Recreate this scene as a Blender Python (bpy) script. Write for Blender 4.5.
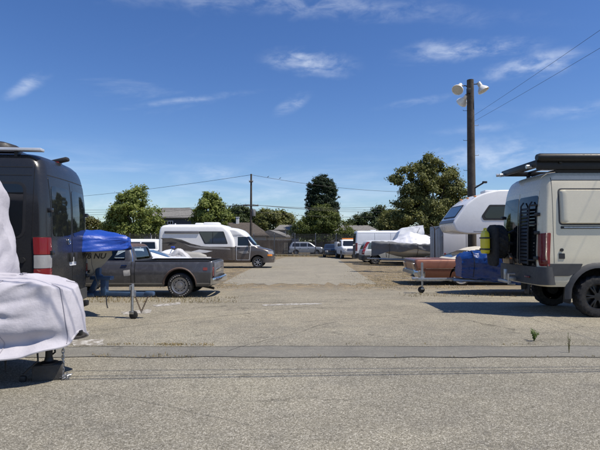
import bpy, bmesh, math, random
import numpy as np
from mathutils import Vector, Matrix, noise as mnoise

for o in list(bpy.data.objects): bpy.data.objects.remove(o, do_unlink=True)
S = bpy.context.scene
COL = S.collection
R = math.radians
random.seed(7)
RNG = np.random.default_rng(7)

# ------------------------------------------------------------------ camera
CAM_H, FPX, PITCH = 1.55, 480.0, R(1.85)
cam = bpy.data.cameras.new('camera'); co = bpy.data.objects.new('camera', cam); COL.objects.link(co)
co.location = (0, 0, CAM_H); co.rotation_euler = (R(90) + PITCH, 0, 0)
cam.sensor_width = 36.0; cam.lens = 36.0 * FPX / 600.0
cam.clip_start = 0.1; cam.clip_end = 3000
S.camera = co
S.render.resolution_x, S.render.resolution_y = 1024, 768

# ------------------------------------------------------------------ light
SUN_EL = 60.0
sx, sy = 0.60, -0.24                      # towards the sun, on the ground
SUN_AZ = math.atan2(sx, sy)               # clockwise from +Y
sd = Vector((math.sin(SUN_AZ) * math.cos(R(SUN_EL)), math.cos(SUN_AZ) * math.cos(R(SUN_EL)), math.sin(R(SUN_EL))))
sl = bpy.data.lights.new('sun', 'SUN'); so = bpy.data.objects.new('sun', sl); COL.objects.link(so)
sl.energy = 4.4; sl.angle = R(0.53); sl.color = (1.0, 0.925, 0.81)
so.rotation_euler = sd.to_track_quat('Z', 'Y').to_euler(); so.location = sd * 60

S.view_settings.view_transform = 'Standard'; S.view_settings.look = 'None'
S.view_settings.gamma = 1.0; S.view_settings.exposure = 0.32; S.view_settings.use_curve_mapping = False

def pixdir(px, py):
    u = (px - 300) / FPX; v = (225 - py) / FPX
    return Vector((u, math.cos(PITCH) - v * math.sin(PITCH), math.sin(PITCH) + v * math.cos(PITCH)))

wd = bpy.data.worlds.new('World'); S.world = wd; wd.use_nodes = True
def build_world():
    nt = wd.node_tree; nt.nodes.clear(); N = nt.nodes.new; Lk = nt.links.new
    out = N('ShaderNodeOutputWorld'); bg = N('ShaderNodeBackground'); bg.inputs['Strength'].default_value = 0.10
    sky = N('ShaderNodeTexSky'); sky.sky_type = 'NISHITA'; sky.sun_disc = False
    sky.sun_elevation = R(SUN_EL); sky.sun_rotation = SUN_AZ
    sky.altitude = 0; sky.air_density = 1.0; sky.dust_density = 0.35; sky.ozone_density = 2.0
    tc = N('ShaderNodeTexCoord'); nrm = N('ShaderNodeVectorMath'); nrm.operation = 'NORMALIZE'
    Lk(tc.outputs['Generated'], nrm.inputs[0]); D = nrm.outputs[0]
    def math_(op, a, b=None, c=None, clamp=False):
        n = N('ShaderNodeMath'); n.operation = op; n.use_clamp = clamp
        for i, q in enumerate((a, b, c)):
            if q is None: continue
            if isinstance(q, (int, float)): n.inputs[i].default_value = q
            else: Lk(q, n.inputs[i])
        return n.outputs[0]
    def vm(op, a, b):
        n = N('ShaderNodeVectorMath'); n.operation = op
        for i, q in enumerate((a, b)):
            if isinstance(q, (tuple, list, Vector)): n.inputs[i].default_value = tuple(q)
            else: Lk(q, n.inputs[i])
        return n
    def mrange(v, a, b, c, d):
        n = N('ShaderNodeMapRange'); n.interpolation_type = 'SMOOTHSTEP'; Lk(v, n.inputs[0])
        for i, q in enumerate((a, b, c, d)): n.inputs[i + 1].default_value = q
        return n.outputs[0]
    sep = N('ShaderNodeSeparateXYZ'); Lk(D, sep.inputs[0])
    zz = math_('ADD', math_('MAXIMUM', sep.outputs[2], 0.0), 0.12)
    cmb = N('ShaderNodeCombineXYZ')
    Lk(math_('DIVIDE', sep.outputs[0], zz), cmb.inputs[0]); Lk(math_('DIVIDE', sep.outputs[1], zz), cmb.inputs[1])
    def nz(vec, scale, stretch, detail, rough, dist=0.0, rot=0.0):
        mp = N('ShaderNodeMapping'); Lk(vec, mp.inputs[0]); mp.inputs['Scale'].default_value = stretch; mp.inputs['Rotation'].default_value = (0, 0, rot)
        n = N('ShaderNodeTexNoise'); Lk(mp.outputs[0], n.inputs['Vector']); n.inputs['Scale'].default_value = scale
        n.inputs['Detail'].default_value = detail; n.inputs['Roughness'].default_value = rough; n.inputs['Distortion'].default_value = dist
        return n.outputs['Fac']
    # thin high cloud everywhere on the dome
    cir = nz(cmb.outputs[0], 1.1, (0.55, 1.5, 1), 8, 0.62, 0.6, 0.35)
    cirm = mrange(cir, 0.60, 0.95, 0.0, 0.40)
    # the streaks low over the horizon
    low = nz(D, 5.0, (1.0, 1.0, 7.0), 6, 0.6, 0.4)
    lowm = math_('MULTIPLY', mrange(low, 0.42, 0.78, 0.0, 0.45), mrange(sep.outputs[2], 0.02, 0.22, 1.0, 0.0))
    tot = math_('MAXIMUM', cirm, lowm)
    fine = nz(D, 17.0, (1.0, 1.0, 2.6), 8, 0.60, 0.35)
    finem = mrange(fine, 0.34, 0.74, 0.0, 1.0)
    wsp = nz(D, 9.0, (1, 1, 1), 4, 0.6)
    for px, py, rx, ry, ang, amp in ((28, 86, 20, 6, 35, .6), (310, 62, 42, 11, -4, .85), (293, 104, 20, 7, 30, .45), (192, 100, 60, 3.5, 10, .35),
                                     (468, 50, 58, 10, -4, .75), (530, 67, 42, 11, 3, .75), (487, 157, 62, 17, -4, .6), (215, 171, 30, 9, 0, .45),
                                     (300, 4, 190, 12, -3, .35), (420, 205, 160, 9, 2, .35), (120, 205, 120, 9, 0, .35), (575, 110, 40, 7, 0, .3),(420,101,40,4,6,.25),(480,128,40,5,0,.25)):
        c = pixdir(px, py).normalized()
        rgt = Vector((c.y, -c.x, 0)).normalized(); up = rgt.cross(c)
        a = R(ang); e1 = rgt * math.cos(a) + up * math.sin(a); e2 = up * math.cos(a) - rgt * math.sin(a)
        df = vm('SUBTRACT', D, c).outputs[0]
        p = math_('MULTIPLY', vm('DOT_PRODUCT', df, e1).outputs['Value'], FPX / rx)
        q = math_('MULTIPLY', vm('DOT_PRODUCT', df, e2).outputs['Value'], FPX / ry)
        q = math_('ADD', q, math_('MULTIPLY', math_('SUBTRACT', wsp, 0.5), 2.2))
        d = math_('SQRT', math_('ADD', math_('MULTIPLY', p, p), math_('MULTIPLY', q, q)))
        front = mrange(vm('DOT_PRODUCT', D, c).outputs['Value'], 0.0, 0.3, 0, 1)
        m = math_('MULTIPLY', math_('MULTIPLY', mrange(d, 0.0, 1.35, amp * 0.70, 0.0), finem), front)
        tot = math_('MAXIMUM', tot, m)
    mix = N('ShaderNodeMix'); mix.data_type = 'RGBA'
    Lk(math_('MINIMUM', tot, 0.8), mix.inputs[0]); hs = N('ShaderNodeHueSaturation'); hs.inputs['Saturation'].default_value = 1.22; hs.inputs['Hue'].default_value = 0.508
    Lk(sky.outputs[0], hs.inputs['Color']); tn = N('ShaderNodeMix'); tn.data_type = 'RGBA'; tn.blend_type = 'MULTIPLY'; tn.inputs[0].default_value = 1.0; Lk(hs.outputs[0], tn.inputs[6]); tn.inputs[7].default_value = (0.80, 0.88, 1.02, 1); Lk(tn.outputs[2], mix.inputs[6]); mix.inputs[7].default_value = (7.4, 8.0, 8.9, 1)
    Lk(mix.outputs[2], bg.inputs['Color']); Lk(bg.outputs[0], out.inputs[0])
build_world()

# ------------------------------------------------------------------ small helpers
SLOPE0, SLOPE, SLOPE1 = 9.0, 0.0065, 80.0
def gz(y): return -SLOPE * (min(max(y, SLOPE0), SLOPE1) - SLOPE0)
def pix(px, py, D):
    d = pixdir(px, py); t = D / d.y
    return Vector((d.x * t, D, CAM_H + d.z * t))
def gpt(px, py, off=0.0):
    d = pixdir(px, py); z = 0.0
    for _ in range(12):
        t = (z - CAM_H) / d.z; z = gz(d.y * t)
    return Vector((d.x * t, d.y * t, z + off))

def pchip(xs, ys):
    xs = np.array(xs, float); ys = np.array(ys, float); h = np.diff(xs); dl = np.diff(ys) / h
    m = np.zeros(len(xs)); m[0] = dl[0]; m[-1] = dl[-1]
    for i in range(1, len(xs) - 1):
        m[i] = 0 if dl[i - 1] * dl[i] <= 0 else 2 * dl[i - 1] * dl[i] / (dl[i - 1] + dl[i])
    def f(x):
        x = min(max(x, xs[0]), xs[-1]); i = min(max(int(np.searchsorted(xs, x)) - 1, 0), len(h) - 1)
        t = (x - xs[i]) / h[i]
        return float((2*t**3 - 3*t*t + 1) * ys[i] + (t**3 - 2*t*t + t) * h[i] * m[i] + (-2*t**3 + 3*t*t) * ys[i + 1] + (t**3 - t*t) * h[i] * m[i + 1])
    return f

# ------------------------------------------------------------------ materials
MATS = {}
def _noise(nt, vec, scale, detail=4, rough=0.6, dist=0.0):
    n = nt.nodes.new('ShaderNodeTexNoise'); n.inputs['Scale'].default_value = scale
    n.inputs['Detail'].default_value = detail; n.inputs['Roughness'].default_value = rough; n.inputs['Distortion'].default_value = dist
    nt.links.new(vec, n.inputs['Vector']); return n
def _ramp(nt, fac, stops):
    r = nt.nodes.new('ShaderNodeValToRGB'); e = r.color_ramp.elements
    while len(e) < len(stops): e.new(0.5)
    for k, (p, c) in zip(e, stops):
        k.position = p; k.color = (c[0], c[1], c[2], 1) if hasattr(c, '__len__') else (c, c, c, 1)
    nt.links.new(fac, r.inputs[0]); return r.outputs[0]
def _mixc(nt, fac, a, b, mode='MIX'):
    m = nt.nodes.new('ShaderNodeMix'); m.data_type = 'RGBA'; m.blend_type = mode
    for i, q in ((0, fac), (6, a), (7, b)):
        if isinstance(q, (int, float)): m.inputs[i].default_value = q
        elif isinstance(q, (tuple, list)): m.inputs[i].default_value = (q[0], q[1], q[2], 1)
        else: nt.links.new(q, m.inputs[i])
    return m.outputs[2]
def new_mat(name):
    m = bpy.data.materials.new(name); m.use_nodes = True; nt = m.node_tree
    b = nt.nodes['Principled BSDF']; tc = nt.nodes.new('ShaderNodeTexCoord')
    return m, nt, b, tc
def mat(name, col, rough=0.5, metal=0.0, var=0.12, scale=3.0, coat=0.0, bump=0.0, bscale=40.0, dirt=None, dirt_amt=0.4, spec=None):
    """plain surface: colour with slight mottling, roughness wear, optional dirt patches and fine relief"""
    if name in MATS: return MATS[name]
    m, nt, b, tc = new_mat(name); v = tc.outputs['Object']
    n = _noise(nt, v, scale, 5)
    lo = tuple(c * (1 - var) for c in col); hi = tuple(min(1, c * (1 + var)) for c in col)
    c = _ramp(nt, n.outputs['Fac'], [(0.3, lo), (0.7, hi)])
    if dirt is not None:
        d = _noise(nt, v, scale * 1.7, 8, 0.7, 0.8)
        f = _ramp(nt, d.outputs['Fac'], [(0.48, 0.0), (0.72, dirt_amt)])
        c = _mixc(nt, f, c, dirt)
    nt.links.new(c, b.inputs['Base Color'])
    r2 = _noise(nt, v, scale * 6, 5)
    nt.links.new(_ramp(nt, r2.outputs['Fac'], [(0.3, max(0.02, rough * 0.8)), (0.7, min(1, rough * 1.2))]), b.inputs['Roughness'])
    b.inputs['Metallic'].default_value = metal; b.inputs['Coat Weight'].default_value = coat; b.inputs['Coat Roughness'].default_value = 0.06
    if spec is not None: b.inputs['Specular IOR Level'].default_value = spec
    if bump > 0:
        bn = _noise(nt, v, bscale, 6); bp = nt.nodes.new('ShaderNodeBump'); bp.inputs['Strength'].default_value = bump; bp.inputs['Distance'].default_value = 0.02
        nt.links.new(bn.outputs['Fac'], bp.inputs['Height']); nt.links.new(bp.outputs[0], b.inputs['Normal'])
    MATS[name] = m; return m
def glass(name, tint=(0.75, 0.8, 0.8)):
    if name in MATS: return MATS[name]
    m = bpy.data.materials.new(name); m.use_nodes = True; nt = m.node_tree; nt.nodes.clear()
    out = nt.nodes.new('ShaderNodeOutputMaterial'); t = nt.nodes.new('ShaderNodeBsdfTransparent'); g = nt.nodes.new('ShaderNodeBsdfGlossy')
    t.inputs[0].default_value = (*tint, 1); g.inputs['Roughness'].default_value = 0.03; g.inputs[0].default_value = (1, 1, 1, 1)
    lw = nt.nodes.new('ShaderNodeFresnel'); lw.inputs[0].default_value = 1.5
    mx = nt.nodes.new('ShaderNodeMixShader'); nt.links.new(lw.outputs[0], mx.inputs[0]); nt.links.new(t.outputs[0], mx.inputs[1]); nt.links.new(g.outputs[0], mx.inputs[2])
    nt.links.new(mx.outputs[0], out.inputs[0]); MATS[name] = m; return m

RUBBER = mat('rubber', (0.016, 0.016, 0.017), 0.85, var=0.3, dirt=(0.12, 0.11, 0.09), dirt_amt=0.35, scale=6)
DARKGLASS = mat('tinted_glass', (0.010, 0.012, 0.014), 0.03, var=0.05, coat=0.3)
MIDGLASS = mat('grey_glass', (0.05, 0.065, 0.075), 0.03, var=0.1, coat=0.3)
BLACKPL = mat('black_plastic', (0.02, 0.02, 0.021), 0.55, var=0.2)
GREYPL = mat('grey_plastic', (0.055, 0.056, 0.058), 0.6, var=0.15)
CHROME = mat('chrome', (0.62, 0.62, 0.63), 0.14, 1.0, var=0.08)
STEEL = mat('galvanised_steel', (0.42, 0.43, 0.44), 0.42, 0.85, var=0.2, scale=12)
ALLOY = mat('alloy_rim', (0.38, 0.38, 0.39), 0.35, 0.8, var=0.12)
BLACKRIM = mat('black_rim', (0.014, 0.014, 0.015), 0.35, 0.2, var=0.2)
REDLENS = mat('red_lens', (0.27, 0.010, 0.012), 0.12, var=0.1, coat=0.6)
CLEARLENS = mat('clear_lens', (0.44, 0.45, 0.47), 0.12, var=0.1, coat=0.6)
def ribbed(m, scale=55.0):
    nt = m.node_tree; b = nt.nodes['Principled BSDF']; tc = nt.nodes.new('ShaderNodeTexCoord'); w = nt.nodes.new('ShaderNodeTexWave'); w.wave_type = 'BANDS'; w.bands_direction = 'Z'; w.inputs['Scale'].default_value = scale; w.inputs['Distortion'].default_value = .4
    v = nt.nodes.new('ShaderNodeTexVoronoi'); v.inputs['Scale'].default_value = 26; nt.links.new(tc.outputs['Object'], w.inputs['Vector']); nt.links.new(tc.outputs['Object'], v.inputs['Vector'])
    a = nt.nodes.new('ShaderNodeMath'); a.operation = 'ADD'; nt.links.new(w.outputs['Fac'], a.inputs[0]); nt.links.new(v.outputs['Distance'], a.inputs[1])
    bp = nt.nodes.new('ShaderNodeBump'); bp.inputs['Strength'].default_value = .7; bp.inputs['Distance'].default_value = .012; nt.links.new(a.outputs[0], bp.inputs['Height']); nt.links.new(bp.outputs[0], b.inputs['Normal'])
    old = b.inputs['Base Color'].links[0].from_socket; c = _mixc(nt, 1.0, old, _ramp(nt, w.outputs['Fac'], [(0.1, .55), (0.8, 1.15)]), 'MULTIPLY'); nt.links.new(c, b.inputs['Base Color'])
ribbed(REDLENS); ribbed(CLEARLENS)
AMBER = mat('amber_lens', (0.7, 0.22, 0.02), 0.15, var=0.1, coat=0.5)
UNDER = mat('dark_underbody', (0.012, 0.012, 0.012), 0.9, var=0.3)
BLACKMETAL = mat('black_metal', (0.018, 0.018, 0.019), 0.45, 0.3, var=0.2)
WHITEPAINT = mat('white_gelcoat', (0.80, 0.80, 0.79), 0.28, var=0.03, coat=0.3, dirt=(0.62, 0.60, 0.55), dirt_amt=0.18, scale=1.5)
VANWHITE = mat('white_van_paint', (0.80, 0.81, 0.82), 0.3, var=0.03, coat=0.4, dirt=(0.66, 0.65, 0.62), dirt_amt=0.15, scale=1.3)

# ------------------------------------------------------------------ mesh builder
class MB:
    def __init__(s): s.v = []; s.f = []; s.m = []
    def add(s, vs, fs, mi=0):
        k = len(s.v); s.v += [tuple(map(float, p)) for p in vs]
        for f in fs: s.f.append(tuple(i + k for i in f)); s.m.append(mi)
        return s
    def box(s, c, size, bev=0.0, rot=None, mi=0):
        hx, hy, hz = (q / 2 for q in size); b = min(bev, hx * .95, hy * .95, hz * .95)
        if b <= 0:
            vs = [Vector((x, y, z)) for x in (-hx, hx) for y in (-hy, hy) for z in (-hz, hz)]
            fs = [(0, 1, 3, 2), (4, 6, 7, 5), (0, 4, 5, 1), (2, 3, 7, 6), (0, 2, 6, 4), (1, 5, 7, 3)]
        else:
            bm = bmesh.new(); bmesh.ops.create_cube(bm, size=1.0)
            for v in bm.verts: v.co = Vector((v.co.x * 2 * hx, v.co.y * 2 * hy, v.co.z * 2 * hz))
            bmesh.ops.bevel(bm, geom=bm.edges[:], offset=b, segments=2, affect='EDGES', profile=0.5)
            bm.verts.index_update(); vs = [v.co.copy() for v in bm.verts]; fs = [[v.index for v in f.verts] for f in bm.faces]; bm.free()
        M = rot if rot is not None else Matrix.Identity(3)
        return s.add([M @ v + Vector(c) for v in vs], fs, mi)
    def tube(s, pts, r, n=8, caps=True, mi=0):
        pts = [Vector(p) for p in pts]; rs = r if hasattr(r, '__len__') else [r] * len(pts)
        rings = []; t0 = (pts[1] - pts[0]).normalized()
        u = t0.orthogonal().normalized()
        for i, p in enumerate(pts):
            a = pts[max(i - 1, 0)]; b = pts[min(i + 1, len(pts) - 1)]; t = (b - a).normalized()
            u = (u - t * u.dot(t)); u = u.normalized() if u.length > 1e-6 else t.orthogonal().normalized()
            w = t.cross(u)
            rings.append([p + (u * math.cos(k * math.tau / n) + w * math.sin(k * math.tau / n)) * rs[i] for k in range(n)])
        return s.loft(rings, True, caps, mi)
    def loft(s, rings, closed=True, caps=True, mi=0):
        n = len(rings[0]); vs = [p for r in rings for p in r]; fs = []
        for i in range(len(rings) - 1):
            for j in range(n if closed else n - 1):
                k = (j + 1) % n
                fs.append((i * n + j, i * n + k, (i + 1) * n + k, (i + 1) * n + j))
        if caps and closed:
            fs.append(tuple(range(n))[::-1]); q = (len(rings) - 1) * n; fs.append(tuple(range(q, q + n)))
        return s.add(vs, fs, mi)
    def lathe(s, prof, o, axis='y', n=32, mi=0, closed=False):
        """prof: (radius, height along axis)"""
        rings = []
        for r, h in prof:
            ring = []
            for k in range(n):
                a = k * math.tau / n; c, q = math.cos(a) * r, math.sin(a) * r
                p = {'y': (c, h, q), 'x': (h, c, q), 'z': (c, q, h)}[axis]
                ring.append((p[0] + o[0], p[1] + o[1], p[2] + o[2]))
            rings.append(ring)
        return s.loft(rings, True, not closed, mi)
    def prism(s, poly, axis, a, b, mi=0):
        """poly in the two other axes, extruded from a to b along axis"""
        def P(p, t): return {'y': (p[0], t, p[1]), 'x': (t, p[0], p[1]), 'z': (p[0], p[1], t)}[axis]
        n = len(poly); vs = [P(p, a) for p in poly] + [P(p, b) for p in poly]
        fs = [tuple(range(n)), tuple(range(2 * n - 1, n - 1, -1))] + [(i, i + n, (i + 1) % n + n, (i + 1) % n) for i in range(n)]
        return s.add(vs, fs, mi)
    def mesh(s, name, mats, angle=38, smooth=True, fix=True):
        me = bpy.data.meshes.new(name); me.from_pydata(s.v, [], s.f)
        for m in (mats if isinstance(mats, (list, tuple)) else [mats]): me.materials.append(m)
        me.polygons.foreach_set('material_index', s.m)
        if fix:
            bm = bmesh.new(); bm.from_mesh(me); bmesh.ops.recalc_face_normals(bm, faces=bm.faces[:]); bm.to_mesh(me); bm.free()
        finish(me, angle, smooth); return me
    def build(s, name, mats, parent=None, angle=38, smooth=True, fix=True):
        return link(name, s.mesh(name, mats, angle, smooth, fix), parent)
def finish(me, angle=38, smooth=True):
    if smooth:
        me.polygons.foreach_set('use_smooth', [True] * len(me.polygons)); me.update()
        me.set_sharp_from_angle(angle=R(angle))
    me.update()
def link(name, me, parent=None):
    o = bpy.data.objects.new(name, me); COL.objects.link(o)
    if parent is not None: o.parent = parent
    return o
def thing(name, label, cat, loc=(0, 0, 0), rz=0.0, group=None):
    o = bpy.data.objects.new(name, None); COL.objects.link(o); o.empty_display_size = 0.3
    o.location = loc; o.rotation_euler = (0, 0, rz); tag(o, label, cat, group); return o
def tag(o, label, cat, group=None):
    o['label'] = label; o['category'] = cat
    if group: o['group'] = group
    return o
def boolean(me, cutters, solver='EXACT'):
    """subtract a list of MB solids from a mesh; returns the new mesh"""
    o = bpy.data.objects.new('tmp', me); COL.objects.link(o); cs = []
    for c in cutters:
        cm = c.mesh('cut', [UNDER], smooth=False); q = bpy.data.objects.new('cut', cm); COL.objects.link(q); cs.append(q)
        md = o.modifiers.new('b', 'BOOLEAN'); md.operation = 'DIFFERENCE'; md.object = q; md.solver = solver
    dg = bpy.context.evaluated_depsgraph_get(); dg.update()
    nm = bpy.data.meshes.new_from_object(o.evaluated_get(dg))
    for q in cs + [o]: bpy.data.objects.remove(q, do_unlink=True)
    return nm

# ------------------------------------------------------------------ body shells layered by height
class Body:
    """keys: (z, x_rear, x_front, half_width, rear_corner, front_corner); plan is a rounded rectangle at every height"""
    def __init__(s, keys, bow_r=0.0, bow_f=0.0):
        s.k = keys; zs = [k[0] for k in keys]; s.z0, s.z1 = zs[0], zs[-1]
        s.fn = [pchip(zs, [k[i] for k in keys]) for i in range(1, 6)]; s.bow = (bow_r, bow_f)
    def par(s, z): return [f(z) for f in s.fn]
    def outline(s, z, nc=7):
        xr, xf, w, rr, rf = s.par(z); ry = min(rr, w * .98); fy = min(rf, w * .98); pts = []
        nl = 8
        for i in range(4): pts.append((xr, (w - ry) * i / 4))
        for i in range(nc + 1):
            a = math.pi / 2 * i / nc; pts.append((xr + rr - rr * math.cos(a), w - ry + ry * math.sin(a)))
        for i in range(1, nl): pts.append((xr + rr + (xf - rf - xr - rr) * i / nl, w))
        for i in range(nc + 1):
            a = math.pi / 2 * i / nc; pts.append((xf - rf + rf * math.sin(a), w - fy + fy * math.cos(a)))
        for i in range(1, 5): pts.append((xf, (w - fy) * (1 - i / 4)))
        full = pts + [(x, -y) for x, y in pts[-2:0:-1]]; out = []
        for x, y in full:
            f = (y / w) ** 2
            if x < xr + rr + 1e-6: x += s.bow[0] * f * (1 - (x - xr) / max(rr, 1e-4))
            if x > xf - rf - 1e-6: x -= s.bow[1] * f * (1 - (xf - x) / max(rf, 1e-4))
            out.append((x, y))
        return out, len(pts)
    def mesh_into(s, mb, nz=26, mi=0, nc=7):
        zs = sorted(set(list(np.linspace(s.z0, s.z1, nz)) + [k[0] for k in s.k]))
        zz = [zs[0]]
        for z in zs[1:]:
            if z - zz[-1] > 1e-4: zz.append(z)
        mb.loft([[(x, y, z) for x, y in s.outline(z, nc)[0]] for z in zz], True, True, mi); return mb
    def side(s, sg):
        """map (x, z, offset) onto the flank, sg=+1 left"""
        def f(x, z, off):
            xr, xf, w, rr, rf = s.par(z)
            y = w
            if x < xr + rr: d = min(1, (xr + rr - x) / rr); ry = min(rr, w * .98); y = w - ry + ry * math.sqrt(max(0, 1 - d * d))
            elif x > xf - rf: d = min(1, (x - xf + rf) / rf); fy = min(rf, w * .98); y = w - fy + fy * math.sqrt(max(0, 1 - d * d))
            return (x, sg * (y + off), z)
        return f
    def wrap(s, end='rear'):
        """map (arc length from the middle of that end, + to the left, z, offset)"""
        cache = {}
        def f(a, z, off):
            key = round(z, 4)
            if key not in cache:
                pts, n = s.outline(z, 10); half = np.array(pts[:n] if end == 'rear' else pts[:n][::-1])
                L = np.concatenate([[0], np.cumsum(np.linalg.norm(np.diff(half, axis=0), axis=1))]); cache[key] = (half, L)
            half, L = cache[key]; sg = 1 if a >= 0 else -1; q = abs(a)
            x = np.interp(q, L, half[:, 0]); y = np.interp(q, L, half[:, 1])
            x2 = np.interp(q + .01, L, half[:, 0]); y2 = np.interp(q + .01, L, half[:, 1]); tx, ty = x2 - x, y2 - y; l = math.hypot(tx, ty) or 1
            nx, ny = -ty / l, tx / l
            if end != 'rear': nx, ny = ty / l, -tx / l
            if q < 1e-6: ny = 0
            return (x + nx * off, sg * (y + ny * off), z)
        return f

def rpoly(pts, r=0.05, n=4):
    """rounded polygon in 2-D"""
    out = []; N = len(pts)
    for i in range(N):
        p0, p, p1 = (Vector(pts[(i + d) % N]) for d in (-1, 0, 1)); a = (p0 - p); b = (p1 - p)
        q = min(r, a.length * .48, b.length * .48); A = p + a.normalized() * q; B = p + b.normalized() * q
        for k in range(n + 1):
            t = k / n; out.append((A * (1 - t) ** 2 + p * 2 * t * (1 - t) + B * t * t)[:])
    return out
def rect(a0, a1, b0, b1): return [(a0, b0), (a1, b0), (a1, b1), (a0, b1)]
def patch(mb, poly, f, off=0.004, thick=0.01, rings=5, bulge=0.0, mi=0, seg=0.04):
    """a plate that follows the surface f, its rim turned inwards"""
    P = []
    for i in range(len(poly)):
        a = Vector(poly[i]); b = Vector(poly[(i + 1) % len(poly)]); k = max(1, int((b - a).length / seg))
        for j in range(k): P.append(a + (b - a) * (j / k))
    c = Vector((sum(p[0] for p in P) / len(P), sum(p[1] for p in P) / len(P))); n = len(P)
    vs = [f(p[0], p[1], off - thick) for p in P]; scl = [1.0] + [1 - (i + 1) / (rings + 1) for i in range(rings)]
    if bulge: scl = [1.0, .975, .95] + scl[1:]
    for i, q in enumerate(scl):
        o = off + (bulge * (0, .7, 1.0)[min(i, 2)] if bulge else 0)
        vs += [f(*(c + (p - c) * q), o) for p in P]
    vs.append(f(c[0], c[1], off + bulge)); nr = len(scl) + 1; fs = []
    for i in range(nr - 1):
        for j in range(n): fs.append((i * n + j, i * n + (j + 1) % n, (i + 1) * n + (j + 1) % n, (i + 1) * n + j))
    q = (nr - 1) * n
    for j in range(n): fs.append((q + j, q + (j + 1) % n, nr * n))
    return mb.add(vs, fs, mi)
def plate(name, poly, f, m, parent, off=0.004, thick=0.01, bulge=0.0, rings=5):
    return patch(MB(), poly, f, off, thick, rings, bulge).build(name, m, parent)
def shell(body, arches=(), mats=None, nz=26, extra=(), nc=7):
    """a Body as a mesh with wheel arches cut; arch faces take material slot 1"""
    me = body.mesh_into(MB(), nz, nc=nc).mesh('body', mats, smooth=False)
    cut = [];
    for (ax, az, r) in arches:
        for sg in (1, -1):
            c = MB(); c.lathe([(r, sg * 0.45), (r, sg * 3.0)], (ax, 0, az), 'y', 40); cut.append(c)
    if cut or extra:
        me = boolean(me, cut + list(extra)); me.name = 'body'
        while len(me.materials) > len(mats): me.materials.pop()
        for p in me.polygons:
            if p.material_index >= len(mats): p.material_index = 0
            c = p.center
            for (ax, az, r) in arches:
                if math.hypot(c.x - ax, c.z - az) < r * 0.998 + 1e-3 and (abs(p.normal.y) < .3 or abs(abs(c.y) - .45) < .02): p.material_index = 1
    finish(me, 35); return me

# ------------------------------------------------------------------ wheels
WCACHE = {}
def wheel(parent, x, y, r, w=0.22, style='steel', sg=1, rim_r=None, tread=False):
    key = (r, w, style, sg, tread)
    if key not in WCACHE:
        rr = rim_r or r * 0.62; t = MB(); n = 72 if tread else 40; h = w / 2
        prof = [(rr * .97, -h * .75), (rr, -h * .95), (r * .80, -h * 1.04), (r * .93, -h * .98), (r * .985, -h * .80), (r, -h * .4), (r, 0), (r, h * .4), (r * .985, h * .80), (r * .93, h * .98), (r * .80, h * 1.04), (rr, h * .95), (rr * .97, h * .75)]
        rings = []
        for i, (q, a) in enumerate(prof):
            ring = []
            for k in range(n):
                g = q
                if tread and 3 <= i <= 9 and ((k + i) // 2) % 2: g = q - 0.018
                an = k * math.tau / n; ring.append((math.cos(an) * g, a, math.sin(an) * g))
            rings.append(ring)
        t.loft(rings, True, False)
        if style == 'whitewall': t.lathe([(rr * 1.05, sg * h * 1.045), (r * .80, sg * h * 1.075), (r * .82, sg * h * 1.02)], (0, 0, 0), 'y', 40, 1, True)
        if style == 'lettered':
            for k in range(30):
                if k in (0, 1, 8, 9, 10, 15, 16, 23, 24, 25): continue
                a = k * math.tau / 30 + .05; t.box((math.cos(a) * r * .80, sg * h * 1.045, math.sin(a) * r * .80), (r * .075, .008, r * .09), rot=Matrix.Rotation(-a, 3, 'Y'), mi=1)
        tm = t.mesh('tyre', [RUBBER, mat('white_rubber', (.36, .35, .33), .85, dirt=(.05, .05, .05), dirt_amt=.6, scale=9)], angle=30)
        m = MB(); s = sg
        m.lathe([(rr * .99, s * h * .95), (rr * .93, s * h * .90), (rr * .88, s * h * .55), (rr * .86, -s * h * .8)], (0, 0, 0), 'y', 40, 0, True)
        if style == 'black':
            m.lathe([(rr * .9, s * h * .15), (0.02, s * h * .15)], (0, 0, 0), 'y', 24)
            for k in range(6):
                for d in (-.13, .13):
                    a = k * math.tau / 6 + d
                    m.box((math.cos(a) * rr * .55, s * h * .60, math.sin(a) * rr * .55), (rr * .78, h * .35, rr * .13), .008, Matrix.Rotation(-a, 3, 'Y'))
            m.lathe([(rr * .30, s * h * .5), (rr * .28, s * h * .78), (.01, s * h * .8)], (0, 0, 0), 'y', 20)
            rm = BLACKRIM
        elif style in ('steel', 'lettered', 'whitewall'):
            m.lathe([(rr * .88, s * h * .40), (rr * .70, s * h * .25), (rr * .58, s * h * .62), (rr * .36, s * h * .60), (rr * .33, s * h * .88), (.01, s * h * .93)], (0, 0, 0), 'y', 32)
            for k in range(10):
                a = k * math.tau / 10; m.lathe([(rr * .07, s * h * .2), (rr * .07, s * h * .53), (.004, s * h * .54)], (math.cos(a) * rr * .66, 0, math.sin(a) * rr * .66), 'y', 8, 1)
            rm = ALLOY if style != 'whitewall' else CHROME
        else:
            m.lathe([(rr * .9, s * h * .10), (.02, s * h * .10)], (0, 0, 0), 'y', 24, 1)
            for k in range(7):
                a = k * math.tau / 7
                m.box((math.cos(a) * rr * .55, s * h * .62, math.sin(a) * rr * .55), (rr * .80, h * .25, rr * .22), .006, Matrix.Rotation(-a, 3, 'Y'))
            m.lathe([(rr * .30, s * h * .3), (rr * .28, s * h * .78), (.01, s * h * .8)], (0, 0, 0), 'y', 20)
            rm = ALLOY
        hm = MB().lathe([(rr * .5, -s * h * .9), (rr * .5, -s * h * .2), (.01, -s * h * .18)], (0, 0, 0), 'y', 20).mesh('wheel', UNDER)
        WCACHE[key] = (hm, tm, m.mesh('rim', [rm, UNDER]))
    a, b, c = WCACHE[key]
    o = link('wheel', a, parent); o.location = (x, y, r - 0.004); link('tyre', b, o); link('rim', c, o); return o
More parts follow.
